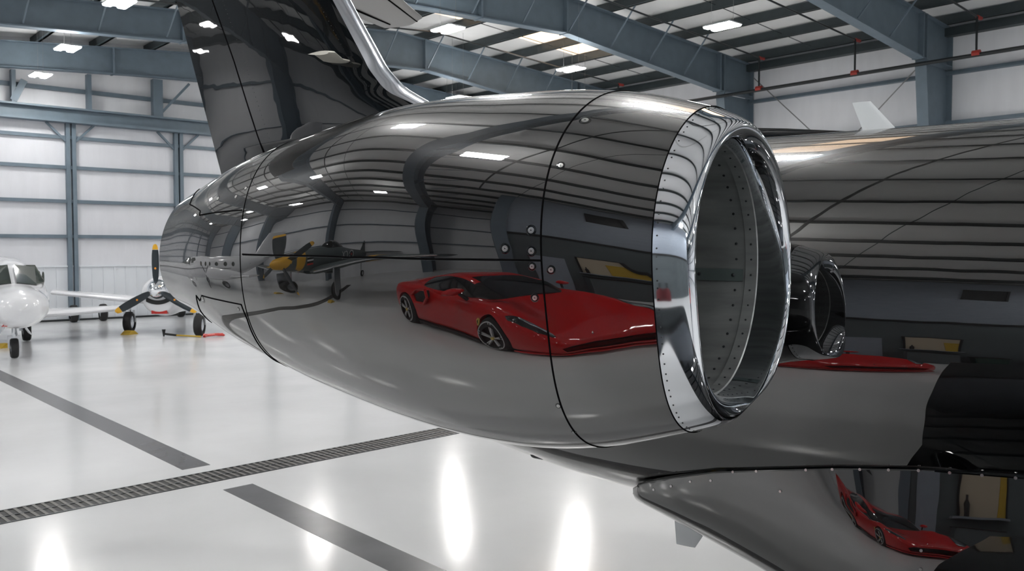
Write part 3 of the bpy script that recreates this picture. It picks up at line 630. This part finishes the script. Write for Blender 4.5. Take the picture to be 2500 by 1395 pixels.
    for x, t_, a_, bb, z0 in zip(gx, gt, gw, gb, gz):
        half = [(bb, z0-.04), (bb, z0+.01), (bb*.55+a_*.45, z0+.5*(t_-z0)), (a_*1.03, t_-.10*(t_-z0)-.012), (a_*.90, t_-.008), (a_*.45, t_+.004), (0, t_+.008)]
        rings.append([(x, y, z) for y, z in half]+[(x, -y, z) for y, z in half[-2::-1]])
    n = len(rings[0]); g = MB(); g.v = [v_ for r in rings for v_ in r]
    for i in range(len(rings)-1):
        for j in range(n-1):
            xm = (gx[i]+gx[i+1])/2; jj = min(j, n-2-j); top = jj >= 3
            red = (top and xm < -1.12) or (xm < -2.3) or (xm < -2.0 and jj < 1) or (jj == 2 and xm < -2.0) or (jj == 0) or (jj == 3 and xm < -1.0)
            g.f.append((i*n+j, i*n+j+1, (i+1)*n+j+1, (i+1)*n+j)); g.m.append(0 if red else 1)
    g.add([rings[0][j] for j in range(n)], [tuple(range(n))], 1)
    go = obj('cabin', g, [m_rosso, m_glass], car, smooth=True, sharp=0); s = go.modifiers.new('sub', 'SUBSURF'); s.levels = 2; s.render_levels = 2
    # wheels
    for x, sd in ((0, 1), (0, -1), (-2.6, 1), (-2.6, -1)):
        r = .350; y = sd*.860; wo = wheel(car, x, y, r, .26, 'wheel'); 
        for ch in [o for o in bpy.data.objects if o.parent == wo]: bpy.data.objects.remove(ch)
        obj('barrel', MB().lathe([(-.10, .300), (.10, .300), (.07, .2), (.0, .10), (0, .01)] if sd > 0 else [(.10, .300), (-.10, .300), (-.07, .2), (0, .10), (0, .01)], (x, y, r), (0, 1, 0), 36), m_black, wo, smooth=True)
        obj('rim_edge', MB().lathe([(sd*.115, .300), (sd*.135, .298), (sd*.135, .282), (sd*.11, .280)], (x, y, r), (0, 1, 0), 40), m_wsil, wo, smooth=True)
        for k in range(5):
            t = 2*PI*k/5+.3; sp = MB()
            for dt in (-.10, .10):
                sp.bar((x+.03*math.cos(t), y+sd*.095, r+.03*math.sin(t)), (x+.292*math.cos(t+dt), y+sd*.122, r+.292*math.sin(t+dt)), .020, .024, up=(0, 1, 0))
            obj('spoke', sp, m_wsil, wo)
        obj('centre_cap', MB().lathe([(sd*.09, .04), (sd*.12, .035), (sd*.125, .001)], (x, y, r), (0, 1, 0), 16), m_gold, wo, smooth=True)
        obj('brake_disc', MB().lathe([(sd*.02, .17), (sd*.03, .17), (sd*.03, .05)], (x, y, r), (0, 1, 0), 24), m_darkmet, wo)
    # badges
    b = MB().loft([[(x, .975+o, z) for x, z in ((-.30, .63), (-.265, .655), (-.23, .63), (-.24, .57), (-.265, .54), (-.29, .57))] for o in (0, .012)]); bd = obj('shield_badge', b, m_gold, car)
    b = MB().tube([(-.275, .989, .57), (-.262, .99, .60), (-.270, .99, .615), (-.25, .989, .635)], [.003, .007, .006, .002], 6); obj('horse_mark', b, m_black, bd)
    b = MB().tube([(1.0, .018, .500), (1.008, .0, .488), (.985, -.01, .512), (1.012, .012, .480)], [.004, .008, .007, .003], 6); obj('nose_emblem', b, m_silver, car)
    return car
car = make_car(); car.location = (-3.52, 1.525, 0); car.rotation_euler = (0, 0, -.5563); car.scale = (.975,)*3
# ------------------------------------------------------------------ other aircraft
def ring_(x, zc, ry, rz, n=28, sq=1.0): return [(x, ry*np.sign(math.cos(t))*abs(math.cos(t))**sq, zc+rz*np.sign(math.sin(t))*abs(math.sin(t))**sq) for t in np.linspace(0, 2*PI, n, endpoint=False)]
def body_(st, n=28, sq=1.0, sub=5):
    xs = [s[0] for s in st]; q = np.linspace(0, len(st)-1, (len(st)-1)*sub+1); A = np.array(st, float); idx = np.arange(len(st)); out = []
    for t in q:
        i = min(int(t), len(st)-2); f = t-i; p0, p1, p2, p3 = A[max(i-1, 0)], A[i], A[i+1], A[min(i+2, len(st)-1)]
        v = .5*((2*p1)+(-p0+p2)*f+(2*p0-5*p1+4*p2-p3)*f*f+(-p0+3*p1-3*p2+p3)*f**3); out.append(ring_(v[0], v[1], max(v[2], .002), max(v[3], .002), n, sq))
    return MB().loft(out)
def wing_(pts, th=.13, n=12): return MB().loft([[tuple(p) for p in foil((x0, y, z), (x0-c, y, z), th, n)] for x0, y, z, c in pts])
def chock(loc, rz, M, lab, group='wheel chocks'):
    t = thing('wheel_chock', lab, 'wheel chock', loc, rz, group)
    b = MB(); b.loft([[(-.20, y, 0), (.20, y, 0), (.06, y, .10), (-.06, y, .10)] for y in (-.13, .13)]); obj('block', b, M, t); return t
# white jet seen nose-on at the left edge
gx_, gy_ = 4.42, 20.97; h = math.atan2(-.993, -.12)
def twin(label, loc, rz, direct):
    t = thing('white_aircraft' if direct else 'white_turboprop', label, 'airplane', loc, rz)
    st = [(1.60, 1.10, .02, .02), (1.50, 1.10, .30, .24), (1.25, 1.11, .44, .36), (.8, 1.12, .58, .43), (.2, 1.14, .66, .47), (-.5, 1.22, .74, .54), (-1.6, 1.38, .76, .72), (-5, 1.42, .80, .78), (-7.5, 1.55, .62, .60), (-9.5, 1.75, .36, .36), (-11.2, 1.95, .10, .14)]
    obj('fuselage', body_(st, 40), m_wpaint, t, smooth=True)
    # cockpit hump with panes
    b = body_([(.32, 1.52, .10, .03), (.05, 1.53, .50, .13), (-.45, 1.56, .62, .38), (-1.2, 1.60, .66, .48), (-2.2, 1.62, .62, .48), (-3.4, 1.58, .5, .45)], 32); obj('cockpit_roof', b, m_wpaint, t, smooth=True)
    for sd in (-1, 1):
        q = [(.22, sd*.04, 1.60), (.14, sd*.42, 1.565), (-.16, sd*.60, 1.60), (-.50, sd*.46, 1.925), (-.42, sd*.05, 1.975)]; c_ = np.mean(q, 0)
        b = MB().loft([[tuple(np.array(p)-np.array((.12, 0, .10))) for p in q], [tuple(np.array(p)+np.array((.035, sd*.01, .02))) for p in q]]); obj('windshield', b, m_cockpit, t)
        q = [(-.42, 1.66), (-.70, 1.98), (-1.05, 2.0), (-1.15, 1.68)]
        b = MB().loft([[(x, sd*(.60-.42*(z-1.66)-o), z) for x, z in q] for o in (.15, -.035)]); obj('side_window', b, m_cockpit, t)
        for k in range(6):
            b = MB().lathe([(.0, .15), (.02, .14), (.022, .001)], (-1.9-.75*k, sd*.785, 1.66), (0, sd, 0), 18); o = obj('cabin_window', b, m_cockpit, t, smooth=True)
        if not direct: obj('cheat_line', MB().tube([(1.2, sd*.44, 1.22), (.2, sd*.735, 1.26), (-1.5, sd*.80, 1.38), (-5, sd*.80, 1.36), (-8, sd*.55, 1.60)], .022, 6), m_darkmet, t)
        obj('wing', wing_([(-3.1, sd*.4, .80, 2.0), (-3.4, sd*1.5, .84, 1.8), (-3.95, sd*(5.0 if sd > 0 else 4.2), 1.08, 1.0)] if not direct else [(-2.7, sd*.4, .72, 1.9), (-3.0, sd*1.5, .73, 1.6), (-3.7, sd*3.0, .76, 1.0)]), m_wpaint, t, smooth=True)
        obj('horizontal_tail', wing_([(-9.9, sd*.1, 1.95, 1.2), (-10.4, sd*2.4, 2.05, .7)] if not direct else [(-9.9, sd*.1, 1.6, 1.2), (-10.2, sd*1.3, 1.62, .8)], .1), m_wpaint, t, smooth=True)
        # twin engine pods with propellers at rest
        if not direct:
            obj('engine_pod', body_([(-1.6, 1.12, .05, .05), (-1.75, 1.12, .2, .2), (-2.3, 1.1, .33, .36), (-3.6, 1.05, .34, .34), (-5.4, 1.0, .08, .08)], 20), m_wpaint, t, smooth=True).location = (0, sd*2.3, 0)
            for k in range(3):
                an = k*2*PI/3+.5; b = MB().loft([[tuple(p) for p in foil((-1.62, sd*2.3+math.cos(an)*r-.5*c*math.sin(an), 1.12+math.sin(an)*r+.5*c*math.cos(an)), (-1.66, sd*2.3+math.cos(an)*r+.5*c*math.sin(an), 1.12+math.sin(an)*r-.5*c*math.cos(an)), .12, 6, up=(1, 0, 0))] for r, c in ((.1, .08), (.5, .14), (.95, .11))]); obj('propeller_blade', b, m_blade, t)
        tk = .62 if direct else 1.5; wheel(t, -3.9, sd*tk, .27, .18, 'wheel'); obj('gear_leg', MB().tube([(-3.9, sd*(tk-.12), .27), (-3.9, sd*(tk-.2), .85)], .045, 8), m_silver, t)
    b = MB().loft([[tuple(p) for p in foil((x0, 0, z), (x1, 0, z), .1, 12, up=(0, 1, 0))] for z, x0, x1 in ((1.9, -8.6, -11.0), (2.15, -9.0, -11.1), (3.9, -10.3, -11.6))]); obj('tail_fin', b, m_wpaint, t, smooth=True)
    wheel(t, 0, .0, .215, .15, 'wheel'); b = MB(); b.tube([(0, 0, .45), (0.02, 0, .75)], .045, 10); b.bar((0, -.10, .215), (0, -.10, .46), .04, .05); b.bar((0, .10, .215), (0, .10, .46), .04, .05); b.box((-.04, -.12, .43), (.04, .12, .48)); b.tube([(.1, .04, .5), (-.25, .04, .72)], .02, 6); obj('gear_leg', b, m_silver, t)
    for sd in (-1, 1): obj('gear_door', MB().add([(.30, sd*.16, .73), (-.35, sd*.16, .73), (-.35, sd*.30, .50), (.28, sd*.30, .50), (.30, sd*.18, .73), (-.35, sd*.18, .73), (-.35, sd*.32, .50), (.28, sd*.32, .50)], [(0, 1, 2, 3), (7, 6, 5, 4), (0, 4, 5, 1), (1, 5, 6, 2), (2, 6, 7, 3), (3, 7, 4, 0)]), m_wpaint, t)
    return t
wj = twin('white aircraft at the left edge, seen nose-on on its nosewheel', (gx_, gy_, 0), h, True)
Mx = Matrix.Translation((1.20, -.27, .775)) @ Matrix.Rotation(math.radians(90-18), 4, 'Z') @ Matrix.Rotation(math.radians(62), 4, 'X')
text_mesh('nose_letter', 'Z', .17, m_redp, wj, Mx)
tw = twin('white twin turboprop with oval cabin windows, reflected in the cowling tail', (-1.8, 15.9, 0), 0.0, False); tw.scale = (1, 1.12, 1.25)
chock((4.75, 23.4, 0), .3, m_chock, 'brown-yellow chock behind the white aircraft nosewheel')
# propeller plane
px_, py_ = 8.3, 23.4; ph_ = math.atan2(-.80, -.60); pp = thing('propeller_plane', 'white three-blade propeller plane with red trim beside the hangar door', 'airplane', (px_, py_, 0), ph_)
obj('fuselage', body_([(-.06, 1.20, .34, .32), (-.12, 1.14, .44, .44), (-.3, 1.10, .49, .52), (-.8, 1.08, .50, .56), (-1.6, 1.15, .52, .60), (-3.2, 1.25, .55, .68), (-5.2, 1.3, .35, .42), (-7.2, 1.35, .08, .2)], 32), m_wpaint, pp, smooth=True)
obj('canopy', body_([(-1.7, 1.6, .05, .05), (-2.2, 1.68, .36, .25), (-3.0, 1.72, .40, .32), (-3.9, 1.65, .3, .25), (-4.6, 1.55, .05, .06)], 24), m_cockpit, pp, smooth=True)
obj('spinner', MB().lathe([(.42, .005), (.38, .08), (.25, .17), (.05, .25), (-.12, .27)], (0, 0, 1.28), (1, 0, 0), 28), m_chrome, pp, smooth=True)
for k in range(3):
    an = PI/2+k*2*PI/3+(0.0); u = np.array([0, math.cos(an), math.sin(an)]); v_ = np.array([0, -math.sin(an), math.cos(an)]); o = np.array([.10, 0, 1.28])
    prof = [(.15, .10), (.35, .17), (.65, .205), (.9, .195), (1.04, .165)]; tipp = [(1.045, .164), (1.12, .14), (1.17, .10), (1.19, .03)]
    mk = lambda pr: MB().loft([[tuple(q) for q in foil(o+u*r-v_*c/2+np.array([.02, 0, 0]), o+u*r+v_*c/2-np.array([.02, 0, 0]), .10, 7, up=(1, 0, 0))] for r, c in pr])
    bo_ = obj('propeller_blade', mk(prof), m_blade, pp, smooth=True); obj('blade_tip', mk(tipp), m_yellow, bo_, smooth=True)
    obj('blade_emblem', MB().lathe([(0, .028), (.01, .02)], o+u*.55+np.array([.018, 0, 0]), (1, 0, 0), 12, caps=True), m_ora, bo_)
b = MB().loft([[(x, y, .98+.30*(abs(y)/.33)**2*.4+dz) for y in np.linspace(-.30, .30, 9)]+[(x, y, .87+dz+.10*(abs(y)/.33)**2) for y in np.linspace(.30, -.30, 9)] for x, dz in ((-.45, 0), (-.03, 0))]); obj('chin_intake', b, m_black, pp)
obj('oil_cooler_intake', MB().box((-.55, -.20, .62), (-.14, .20, .71)), m_redp, pp)
for sd in (-1, 1):
    obj('red_trim', MB().tube([(-.16, sd*.34, 1.10), (-.7, sd*.47, 1.08), (-2.5, sd*.56, 1.10)], .035, 6), m_redp, pp)
    obj('wing', wing_([(-1.0, sd*.35, .88, 1.7), (-1.15, sd*1.5, .97, 1.4), (-1.4, sd*3.3, 1.13, 1.1)], .13), [m_wpaint], pp, smooth=True)
    obj('horizontal_tail', wing_([(-6.3, sd*.1, 1.36, .8), (-6.5, sd*1.9, 1.38, .6)], .1), m_olive, pp, smooth=True)
obj('tail_fin', MB().loft([[tuple(p) for p in foil((x0, 0, z), (x1, 0, z), .1, 10, up=(0, 1, 0))] for z, x0, x1 in ((1.4, -5.8, -7.2), (2.5, -6.6, -7.4))]), m_wpaint, pp, smooth=True)
ch_, sh_ = math.cos(ph_), math.sin(ph_)
for (wx, wy) in ((8.2, 25.3), (9.28, 23.05)):
    dx, dy = wx-px_, wy-py_; lx, ly = dx*ch_+dy*sh_, -dx*sh_+dy*ch_
    wheel(pp, lx, ly, .30, .20, 'wheel'); b = MB(); b.tube([(lx, ly-.02, .62), (lx, ly*.92, .95)], .045, 8); b.bar((lx, ly-.14, .30), (lx, ly-.12, .64), .03, .06); b.bar((lx, ly+.14, .30), (lx, ly+.12, .64), .03, .06); b.tube([(lx-.2, ly, .3), (lx-.05, ly, .9)], .02, 6); obj('gear_leg', b, m_silver, pp)
chock((8.05, 24.85, 0), .5, m_chock, 'yellow chock under the wheel of the white propeller plane')
tb = thing('tow_bar', 'black and tan tow bar lying on the floor by the propeller plane wheel', 'tow bar', tuple(atz(400, 823, 0)), 0)
p0 = np.array(atz(400, 822, 0)); p1 = np.array(atz(490, 824, 0)); b = MB().tube([(0, 0, .08), tuple((p1-p0)*.35+np.array([0, 0, .05]))], .03, 8); b.tube([(0, 0, 0.012), (0, 0, .20)], [.02, .05], 8); obj('handle', b, m_black, tb)
obj('shaft', MB().tube([tuple((p1-p0)*.35+np.array([0, 0, .05])), tuple(p1-p0+np.array([0, 0, .03]))], .022, 8), m_chock, tb)
b = MB(); q = np.array(atz(520, 823, 0)); t = thing('red_strap', 'crumpled red strap on the floor beside the right wheel of the propeller plane', 'strap', tuple(q))
ps = [(math.cos(k*1.1)*.28+.03*k*R[0]*0, math.sin(k*1.7)*.10, .035+.03*abs(math.sin(k*2.1))) for k in range(14)]; obj('webbing', MB().tube(ps, .032, 6), m_redp, t)
# dark tyres of aircraft parked behind
for i, (x, y, labq) in enumerate(((155, 776, 'left'), (222, 772, 'middle'), (440, 768, 'right'))):
    P = atz(x, y+6, 0); t = thing('spare_wheel', 'small dark tyre standing near the hangar door, %s one of three' % labq, 'tyre', (P[0], min(P[1], 30.2), 0), h, 'dark tyres by the door'); wheel(t, 0, 0, .28, .22, 'tyre')
# warbird
wbrz = math.atan2(.26, .965)
def warbird():
    S = .88; t = thing('warbird', 'dark grey single-seat warbird with yellow spinner reflected in the cowling', 'airplane', (-7.9, 8.9, 0), wbrz)
    pitch = .0
    obj('fuselage', body_([(1.75, 1.75, .30, .32), (1.4, 1.72, .36, .42), (.4, 1.66, .42, .52), (-.6, 1.62, .44, .58), (-2.0, 1.55, .42, .56), (-3.6, 1.42, .30, .40), (-5.4, 1.32, .12, .22), (-6.0, 1.32, .03, .1)], 30), m_olive, t, smooth=True)
    obj('spinner', MB().lathe([(.50, .005), (.44, .10), (.28, .22), (.0, .31)], (1.72, 0, 1.75), (1, 0, 0), 26), m_yellow, t, smooth=True)
    obj('nose_band', body_([(1.62, 1.74, .325, .355), (1.45, 1.73, .362, .415), (1.15, 1.71, .392, .458)], 30), m_yellow, t, smooth=True)
    for i, M in enumerate((m_redp, m_black, m_wpaint, m_black, m_wpaint)):
        z = 1.45+.085*i; b = MB()
        for sd in (-1, 1): b.box((.70, sd*.395-.02, z), (1.08, sd*.395+.05*sd+.02, z+.07))
        obj('stripe', b, M, t)
    for k in range(4):
        an = PI/4+k*PI/2+.35; u = np.array([0, math.cos(an), math.sin(an)]); v_ = np.array([0, -math.sin(an), math.cos(an)]); o = np.array([1.78, 0, 1.75])
        mk = lambda pr: MB().loft([[tuple(q) for q in foil(o+u*r-v_*c/2+np.array([.04, 0, 0]), o+u*r+v_*c/2-np.array([.04, 0, 0]), .12, 6, up=(1, 0, 0))] for r, c in pr])
        bo_ = obj('propeller_blade', mk([(.25, .16), (.7, .27), (1.2, .26), (1.42, .22)]), m_blade, t); obj('blade_tip', mk([(1.425, .22), (1.52, .19), (1.58, .10)]), m_yellow, bo_)
    obj('canopy', body_([(-.1, 2.1, .05, .04), (-.5, 2.18, .27, .26), (-1.2, 2.22, .28, .30), (-2.0, 2.08, .18, .18), (-2.5, 1.95, .03, .04)], 22), m_glass, t, smooth=True)
    obj('canopy_frame', MB().tube([(-.9, -.3, 2.15), (-.9, -.2, 2.42), (-.9, 0, 2.53), (-.9, .2, 2.42), (-.9, .3, 2.15)], .03, 6), m_silver, t)
    obj('belly_scoop', body_([(-.6, 1.02, .2, .12), (-1.2, 1.0, .24, .22), (-2.2, 1.05, .2, .18), (-3.2, 1.12, .05, .05)], 16), m_olive, t, smooth=True)
    for sd in (-1, 1):
        w_ = obj('wing', wing_([(.75, sd*.2, 1.16, 2.4), (.35, sd*1.6, 1.24, 2.05), (-.05, sd*5.2, 1.55, 1.1)], .14), m_olive, t, smooth=True)
        obj('yellow_band', wing_([(.12, sd*3.3, 1.385, 1.66), (.07, sd*3.75, 1.425, 1.54)], .155), m_yellow, w_, smooth=True)
        obj('leading_edge', MB().tube([(.74, sd*.5, 1.17), (.35, sd*1.6, 1.24), (-.05, sd*5.2, 1.55)], [.05, .045, .03], 8), m_silver, w_, smooth=True)
        obj('horizontal_tail', wing_([(-4.7, sd*.1, 1.45, 1.1), (-5.0, sd*2.0, 1.48, .65)], .1), m_olive, t, smooth=True)
        wheel(t, .3, sd*1.62, .35, .22, 'wheel'); obj('gear_leg', MB().tube([(.3, sd*1.50, .35), (.3, sd*1.55, 1.2)], .05, 8), m_silver, t)
        obj('gear_door', MB().box((.05, sd*1.80-.015, .38), (.55, sd*1.80+.015, 1.15)), m_silver, t)
        b = MB().lathe([(0, .26), (.008, .26), (.01, .001)], (-3.15, sd*.345, 1.5), (0, sd, 0), 28); ro = obj('roundel', b, m_wpaint, t)
        obj('roundel_ring', MB().lathe([(.009, .20), (.014, .20), (.016, .001)], (-3.15, sd*.345, 1.5), (0, sd, 0), 28), m_darkmet, ro); obj('roundel_centre', MB().lathe([(.015, .08), (.02, .08), (.022, .001)], (-3.15, sd*.345, 1.5), (0, sd, 0), 20), m_redp, ro)
    text_mesh('code_letters', 'CX', .62, m_wpaint, t, Matrix.Translation((-2.25, -.415, 1.33)) @ Matrix.Rotation(math.radians(-4.5), 4, 'Z') @ Matrix.Rotation(PI/2, 4, 'X'))
    obj('tail_fin', MB().loft([[tuple(p) for p in foil((x0, 0, z), (x1, 0, z), .1, 10, up=(0, 1, 0))] for z, x0, x1 in ((1.3, -4.5, -5.6), (2.0, -4.95, -5.6), (2.45, -5.15, -5.6))]), m_olive, t, smooth=True)
    obj('rudder', MB().loft([[tuple(p) for p in foil((x0, 0, z), (x1, 0, z), .12, 10, up=(0, 1, 0))] for z, x0, x1 in ((1.25, -5.6, -6.1), (1.8, -5.6, -6.3), (2.45, -5.6, -6.15), (2.6, -5.65, -5.95))]), m_yellow, t, smooth=True)
    wheel(t, -5.0, 0, .16, .10, 'wheel'); obj('gear_leg', MB().tube([(-5, .09, .16), (-4.95, .06, 1.2)], .03, 6), m_silver, t)
    return t
wb = warbird(); wb.scale = (1.12,)*3; wb.location = (-8.3, 8.9, 0)
for sd, q in ((1, 'left'), (-1, 'right')):
    c, s = math.cos(wbrz), math.sin(wbrz); x, y = 1.0, sd*1.82; chock((-8.3+c*x-s*y, 8.9+s*x+c*y, 0), wbrz, m_chock, 'yellow chock before the %s main wheel of the reflected warbird' % q)
# ------------------------------------------------------------------ office block on the left side
OX, OY = -7.2, 1.9
struct('wall_office', MB().box((XL+.01, -8, 0), (OX, OY, 3.9)), m_office2)
struct('wall_office_upper', MB().box((XL+.01, -8, 3.9), (OX, OY, 8.45)), m_office)
trim(MB().box((OX, -8, 3.82), (OX+.08, OY, 4.0)), m_black)
trim(MB().box((OX-.02, OY-.2, 0), (OX+.22, OY+.12, 8.3)), m_steel)
def owin(n, y0, y1, z0, z1, M):
    f = MB(); 
    for a, b_ in (((y0-.04, z0-.04), (y1+.04, z0)), ((y0-.04, z1), (y1+.04, z1+.04)), ((y0-.04, z0), (y0, z1)), ((y1, z0), (y1+.04, z1))): f.box((OX, a[0], a[1]), (OX+.05, b_[0], b_[1]))
    o = struct('window_%d' % n, f, m_black); obj('pane', MB().box((OX, y0, z0), (OX+.02, y1, z1)), M, o); return o
owin(6, -1.15, -.55, 6.5, 7.6, m_black)
o = owin(7, -.62, .10, 1.2, 2.35, m_beige); obj('shade', MB().box((OX+.021, -.62, 1.2), (OX+.03, -.42, 2.0)), m_chock, o)
struct('door_2', MB().box((OX, .45, 0), (OX+.05, 1.35, 2.1)), m_office)
t = thing('bottle', 'dark bottle standing in the lit office window', 'bottle', (OX+.10, .0, 1.2)); obj('shell', MB().lathe([(0, .001), (0, .04), (.25, .04), (.33, .015), (.42, .015), (.42, .001)], (0, 0, .001), (0, 0, 1), 14), m_black, t, smooth=True)
struct('trim_91', MB().box((OX, -.7, 1.16), (OX+.2, .2, 1.2)), m_office)
t = thing('cabinet', 'low grey cabinet under the lit office window', 'cabinet', (OX+.35, -.1, 0)); obj('carcass', MB().box((-.25, -.45, 0), (.25, .25, .95)), m_office2, t); obj('worktop', MB().box((-.27, -.47, .95), (.27, .27, .98)), m_black, t)
t = thing('waste_bin', 'dark green wheeled waste bin beside the office cabinet', 'waste bin', (OX+.4, -.95, 0)); b = MB().loft([[(x*k, y*k, z) for x, y in ((-.22, -.2), (.22, -.2), (.22, .2), (-.22, .2))] for k, z in ((.85, .0), (1, .75))]); obj('tub', b, mat('dark_green', (.02, .05, .04), .4), t); obj('lid', MB().box((-.24, -.22, .75), (.24, .22, .80)), m_black, t)
t = thing('covered_extinguisher', 'maroon covered fire extinguisher standing by the office wall', 'fire extinguisher', (OX+.35, -1.55, 0)); obj('cover', MB().lathe([(0, .001), (0, .16), (.5, .15), (.75, .06), (.76, .001)], (0, 0, 0), (0, 0, 1), 16), m_wine, t, smooth=True); obj('neck', MB().tube([(0, 0, .76), (0, 0, 1.15)], .03, 8), m_black, t)
# ------------------------------------------------------------------ people (seen in the polished inlet ring)
def person(label, loc, rz, shirt, raised):
    t = thing('person', label, 'person', loc, rz)
    V = {'pel': (0, 0, .95), 'sp': (0, 0, 1.12), 'ch': (.01, 0, 1.32), 'nk': (0, 0, 1.50), 'hb': (.01, 0, 1.58)}
    E = [('pel', 'sp'), ('sp', 'ch'), ('ch', 'nk'), ('nk', 'hb')]; Rr = {'pel': .15, 'sp': .135, 'ch': .155, 'nk': .058, 'hb': .055}
    for s in (-1, 1):
        n = str(s); V['hp'+n] = (0, s*.10, .88); V['kn'+n] = (.02, s*.12, .50); V['an'+n] = (-.02, s*.13, .09); V['to'+n] = (.14, s*.15, .04)
        V['sh'+n] = (0, s*.19, 1.43)
        if raised: V['el'+n] = (.14, s*.27, 1.27); V['wr'+n] = (.30, s*.09, 1.53)
        else: V['el'+n] = (-.02, s*.25, 1.15); V['wr'+n] = (.06, s*.26, .90)
        E += [('pel', 'hp'+n), ('hp'+n, 'kn'+n), ('kn'+n, 'an'+n), ('an'+n, 'to'+n), ('ch', 'sh'+n), ('sh'+n, 'el'+n), ('el'+n, 'wr'+n)]
        Rr.update({'hp'+n: .10, 'kn'+n: .066, 'an'+n: .045, 'to'+n: .038, 'sh'+n: .062, 'el'+n: .046, 'wr'+n: .03})
    ks = list(V); me = bpy.data.meshes.new('body'); me.from_pydata([V[k] for k in ks], [(ks.index(a), ks.index(b)) for a, b in E], [])
    o = bpy.data.objects.new('body', me); C.objects.link(o); sk = o.modifiers.new('skin', 'SKIN')
    for i, k in enumerate(ks): me.skin_vertices[0].data[i].radius = (Rr[k], Rr[k]*(1.15 if k in ('pel', 'ch', 'sp') else 1)); me.skin_vertices[0].data[i].use_root = (k == 'pel')
    s_ = o.modifiers.new('sub', 'SUBSURF'); s_.levels = 4; s_.render_levels = 4
    dg = bpy.context.evaluated_depsgraph_get(); m2 = bpy.data.meshes.new_from_object(o.evaluated_get(dg)); bpy.data.objects.remove(o)
    for M in (shirt, m_jean, m_skin, m_black): m2.materials.append(M)
    for p in m2.polygons:
        z = p.center.z; arm = abs(p.center.y) > .17 or p.center.x > .17; lowarm = (raised and p.center.x > .16 and z > 1.2) or (not raised and abs(p.center.y) > .2 and z < 1.08 and z > .8)
        p.material_index = 3 if z < .1 else 1 if (z < .96 and not lowarm) else 2 if (z > 1.5 or lowarm) else 0; p.use_smooth = True
    o = bpy.data.objects.new('body', m2); C.objects.link(o); o.parent = t
    b = MB(); hh = []
    for z, rx, ry, dx in ((1.555, .03, .03, .03), (1.575, .06, .05, .02), (1.61, .082, .062, .01), (1.66, .095, .073, 0), (1.71, .097, .076, 0), (1.75, .08, .066, -.005), (1.775, .04, .035, -.01)): hh.append([(dx+rx*math.cos(q), ry*math.sin(q), z) for q in np.linspace(0, 2*PI, 18, endpoint=False)])
    b.loft(hh); b.tube([(.088, 0, 1.69), (.112, 0, 1.65), (.09, 0, 1.645)], [.010, .016, .012], 6)
    for s in (-1, 1): b.tube([(0, s*.073, 1.69), (-.005, s*.085, 1.665), (0, s*.074, 1.64)], .011, 6)
    hd_ = obj('head', b, m_skin, t, smooth=True, sharp=0)
    for s in (-1, 1): obj('eye', MB().lathe([(0, .008), (.004, .005)], (.090, s*.030, 1.675), (1, 0, 0), 8, caps=True), m_black, hd_)
    obj('mouth', MB().tube([(.083, -.022, 1.612), (.090, 0, 1.61), (.083, .022, 1.612)], .004, 5), m_wine, hd_)
    b = MB().loft([[(-.012+rx*math.cos(q), ry*math.sin(q), z) for q in np.linspace(0, 2*PI, 18, endpoint=False)] for z, rx, ry in ((1.70, .098, .080), (1.74, .092, .078), (1.78, .065, .055), (1.795, .02, .02))]); obj('hair', b, m_hair, t, smooth=True)
    for s in (-1, 1):
        b = MB(); wr = np.array(V['wr'+str(s)]); dirx = np.array((.25, -s*.35, .9)) if raised else np.array((.15, 0, -1.)); dirx /= np.linalg.norm(dirx); sd = np.cross(dirx, (1, 0, 0)); sd /= np.linalg.norm(sd); nr = np.cross(sd, dirx)
        b.tube([wr-dirx*.02, wr+dirx*.04, wr+dirx*.09], [.026, .036, .034], 8)
        for k, (off, ln) in enumerate(((-.027, .068), (-.009, .078), (.009, .073), (.027, .058))):
            p = wr+dirx*.085+sd*off; b.tube([p, p+dirx*ln*.45+nr*.008, p+dirx*ln*.75+nr*.028, p+dirx*ln*.85+nr*.05], [.0095, .009, .008, .006], 6)
        p = wr+dirx*.03-sd*.03; b.tube([p, p-sd*.025+dirx*.025+nr*.01, p-sd*.03+dirx*.055+nr*.02], [.012, .010, .008], 6)
        obj('hand', b, m_skin, t, smooth=True)
    return t
pr_ = person('person in a red shirt and dark jeans holding up a camera', (-1.7, -3.2, 0), math.radians(55), m_shirt, True)
ca = thing('photo_camera', 'black camera held up by the person in red', 'camera', (-1.7+.36*math.cos(math.radians(55)), -3.2+.36*math.sin(math.radians(55)), 1.60), math.radians(55))
obj('camera_body', MB().box((-.02, -.065, -.045), (.03, .065, .045)), m_black, ca); obj('lens_barrel', MB().tube([(.03, 0, 0), (.12, 0, 0)], .033, 14), m_darkmet, ca)
person('person in a blue shirt standing behind the person in red', (-4.2, -6.5, 0), math.radians(60), m_blue, False)
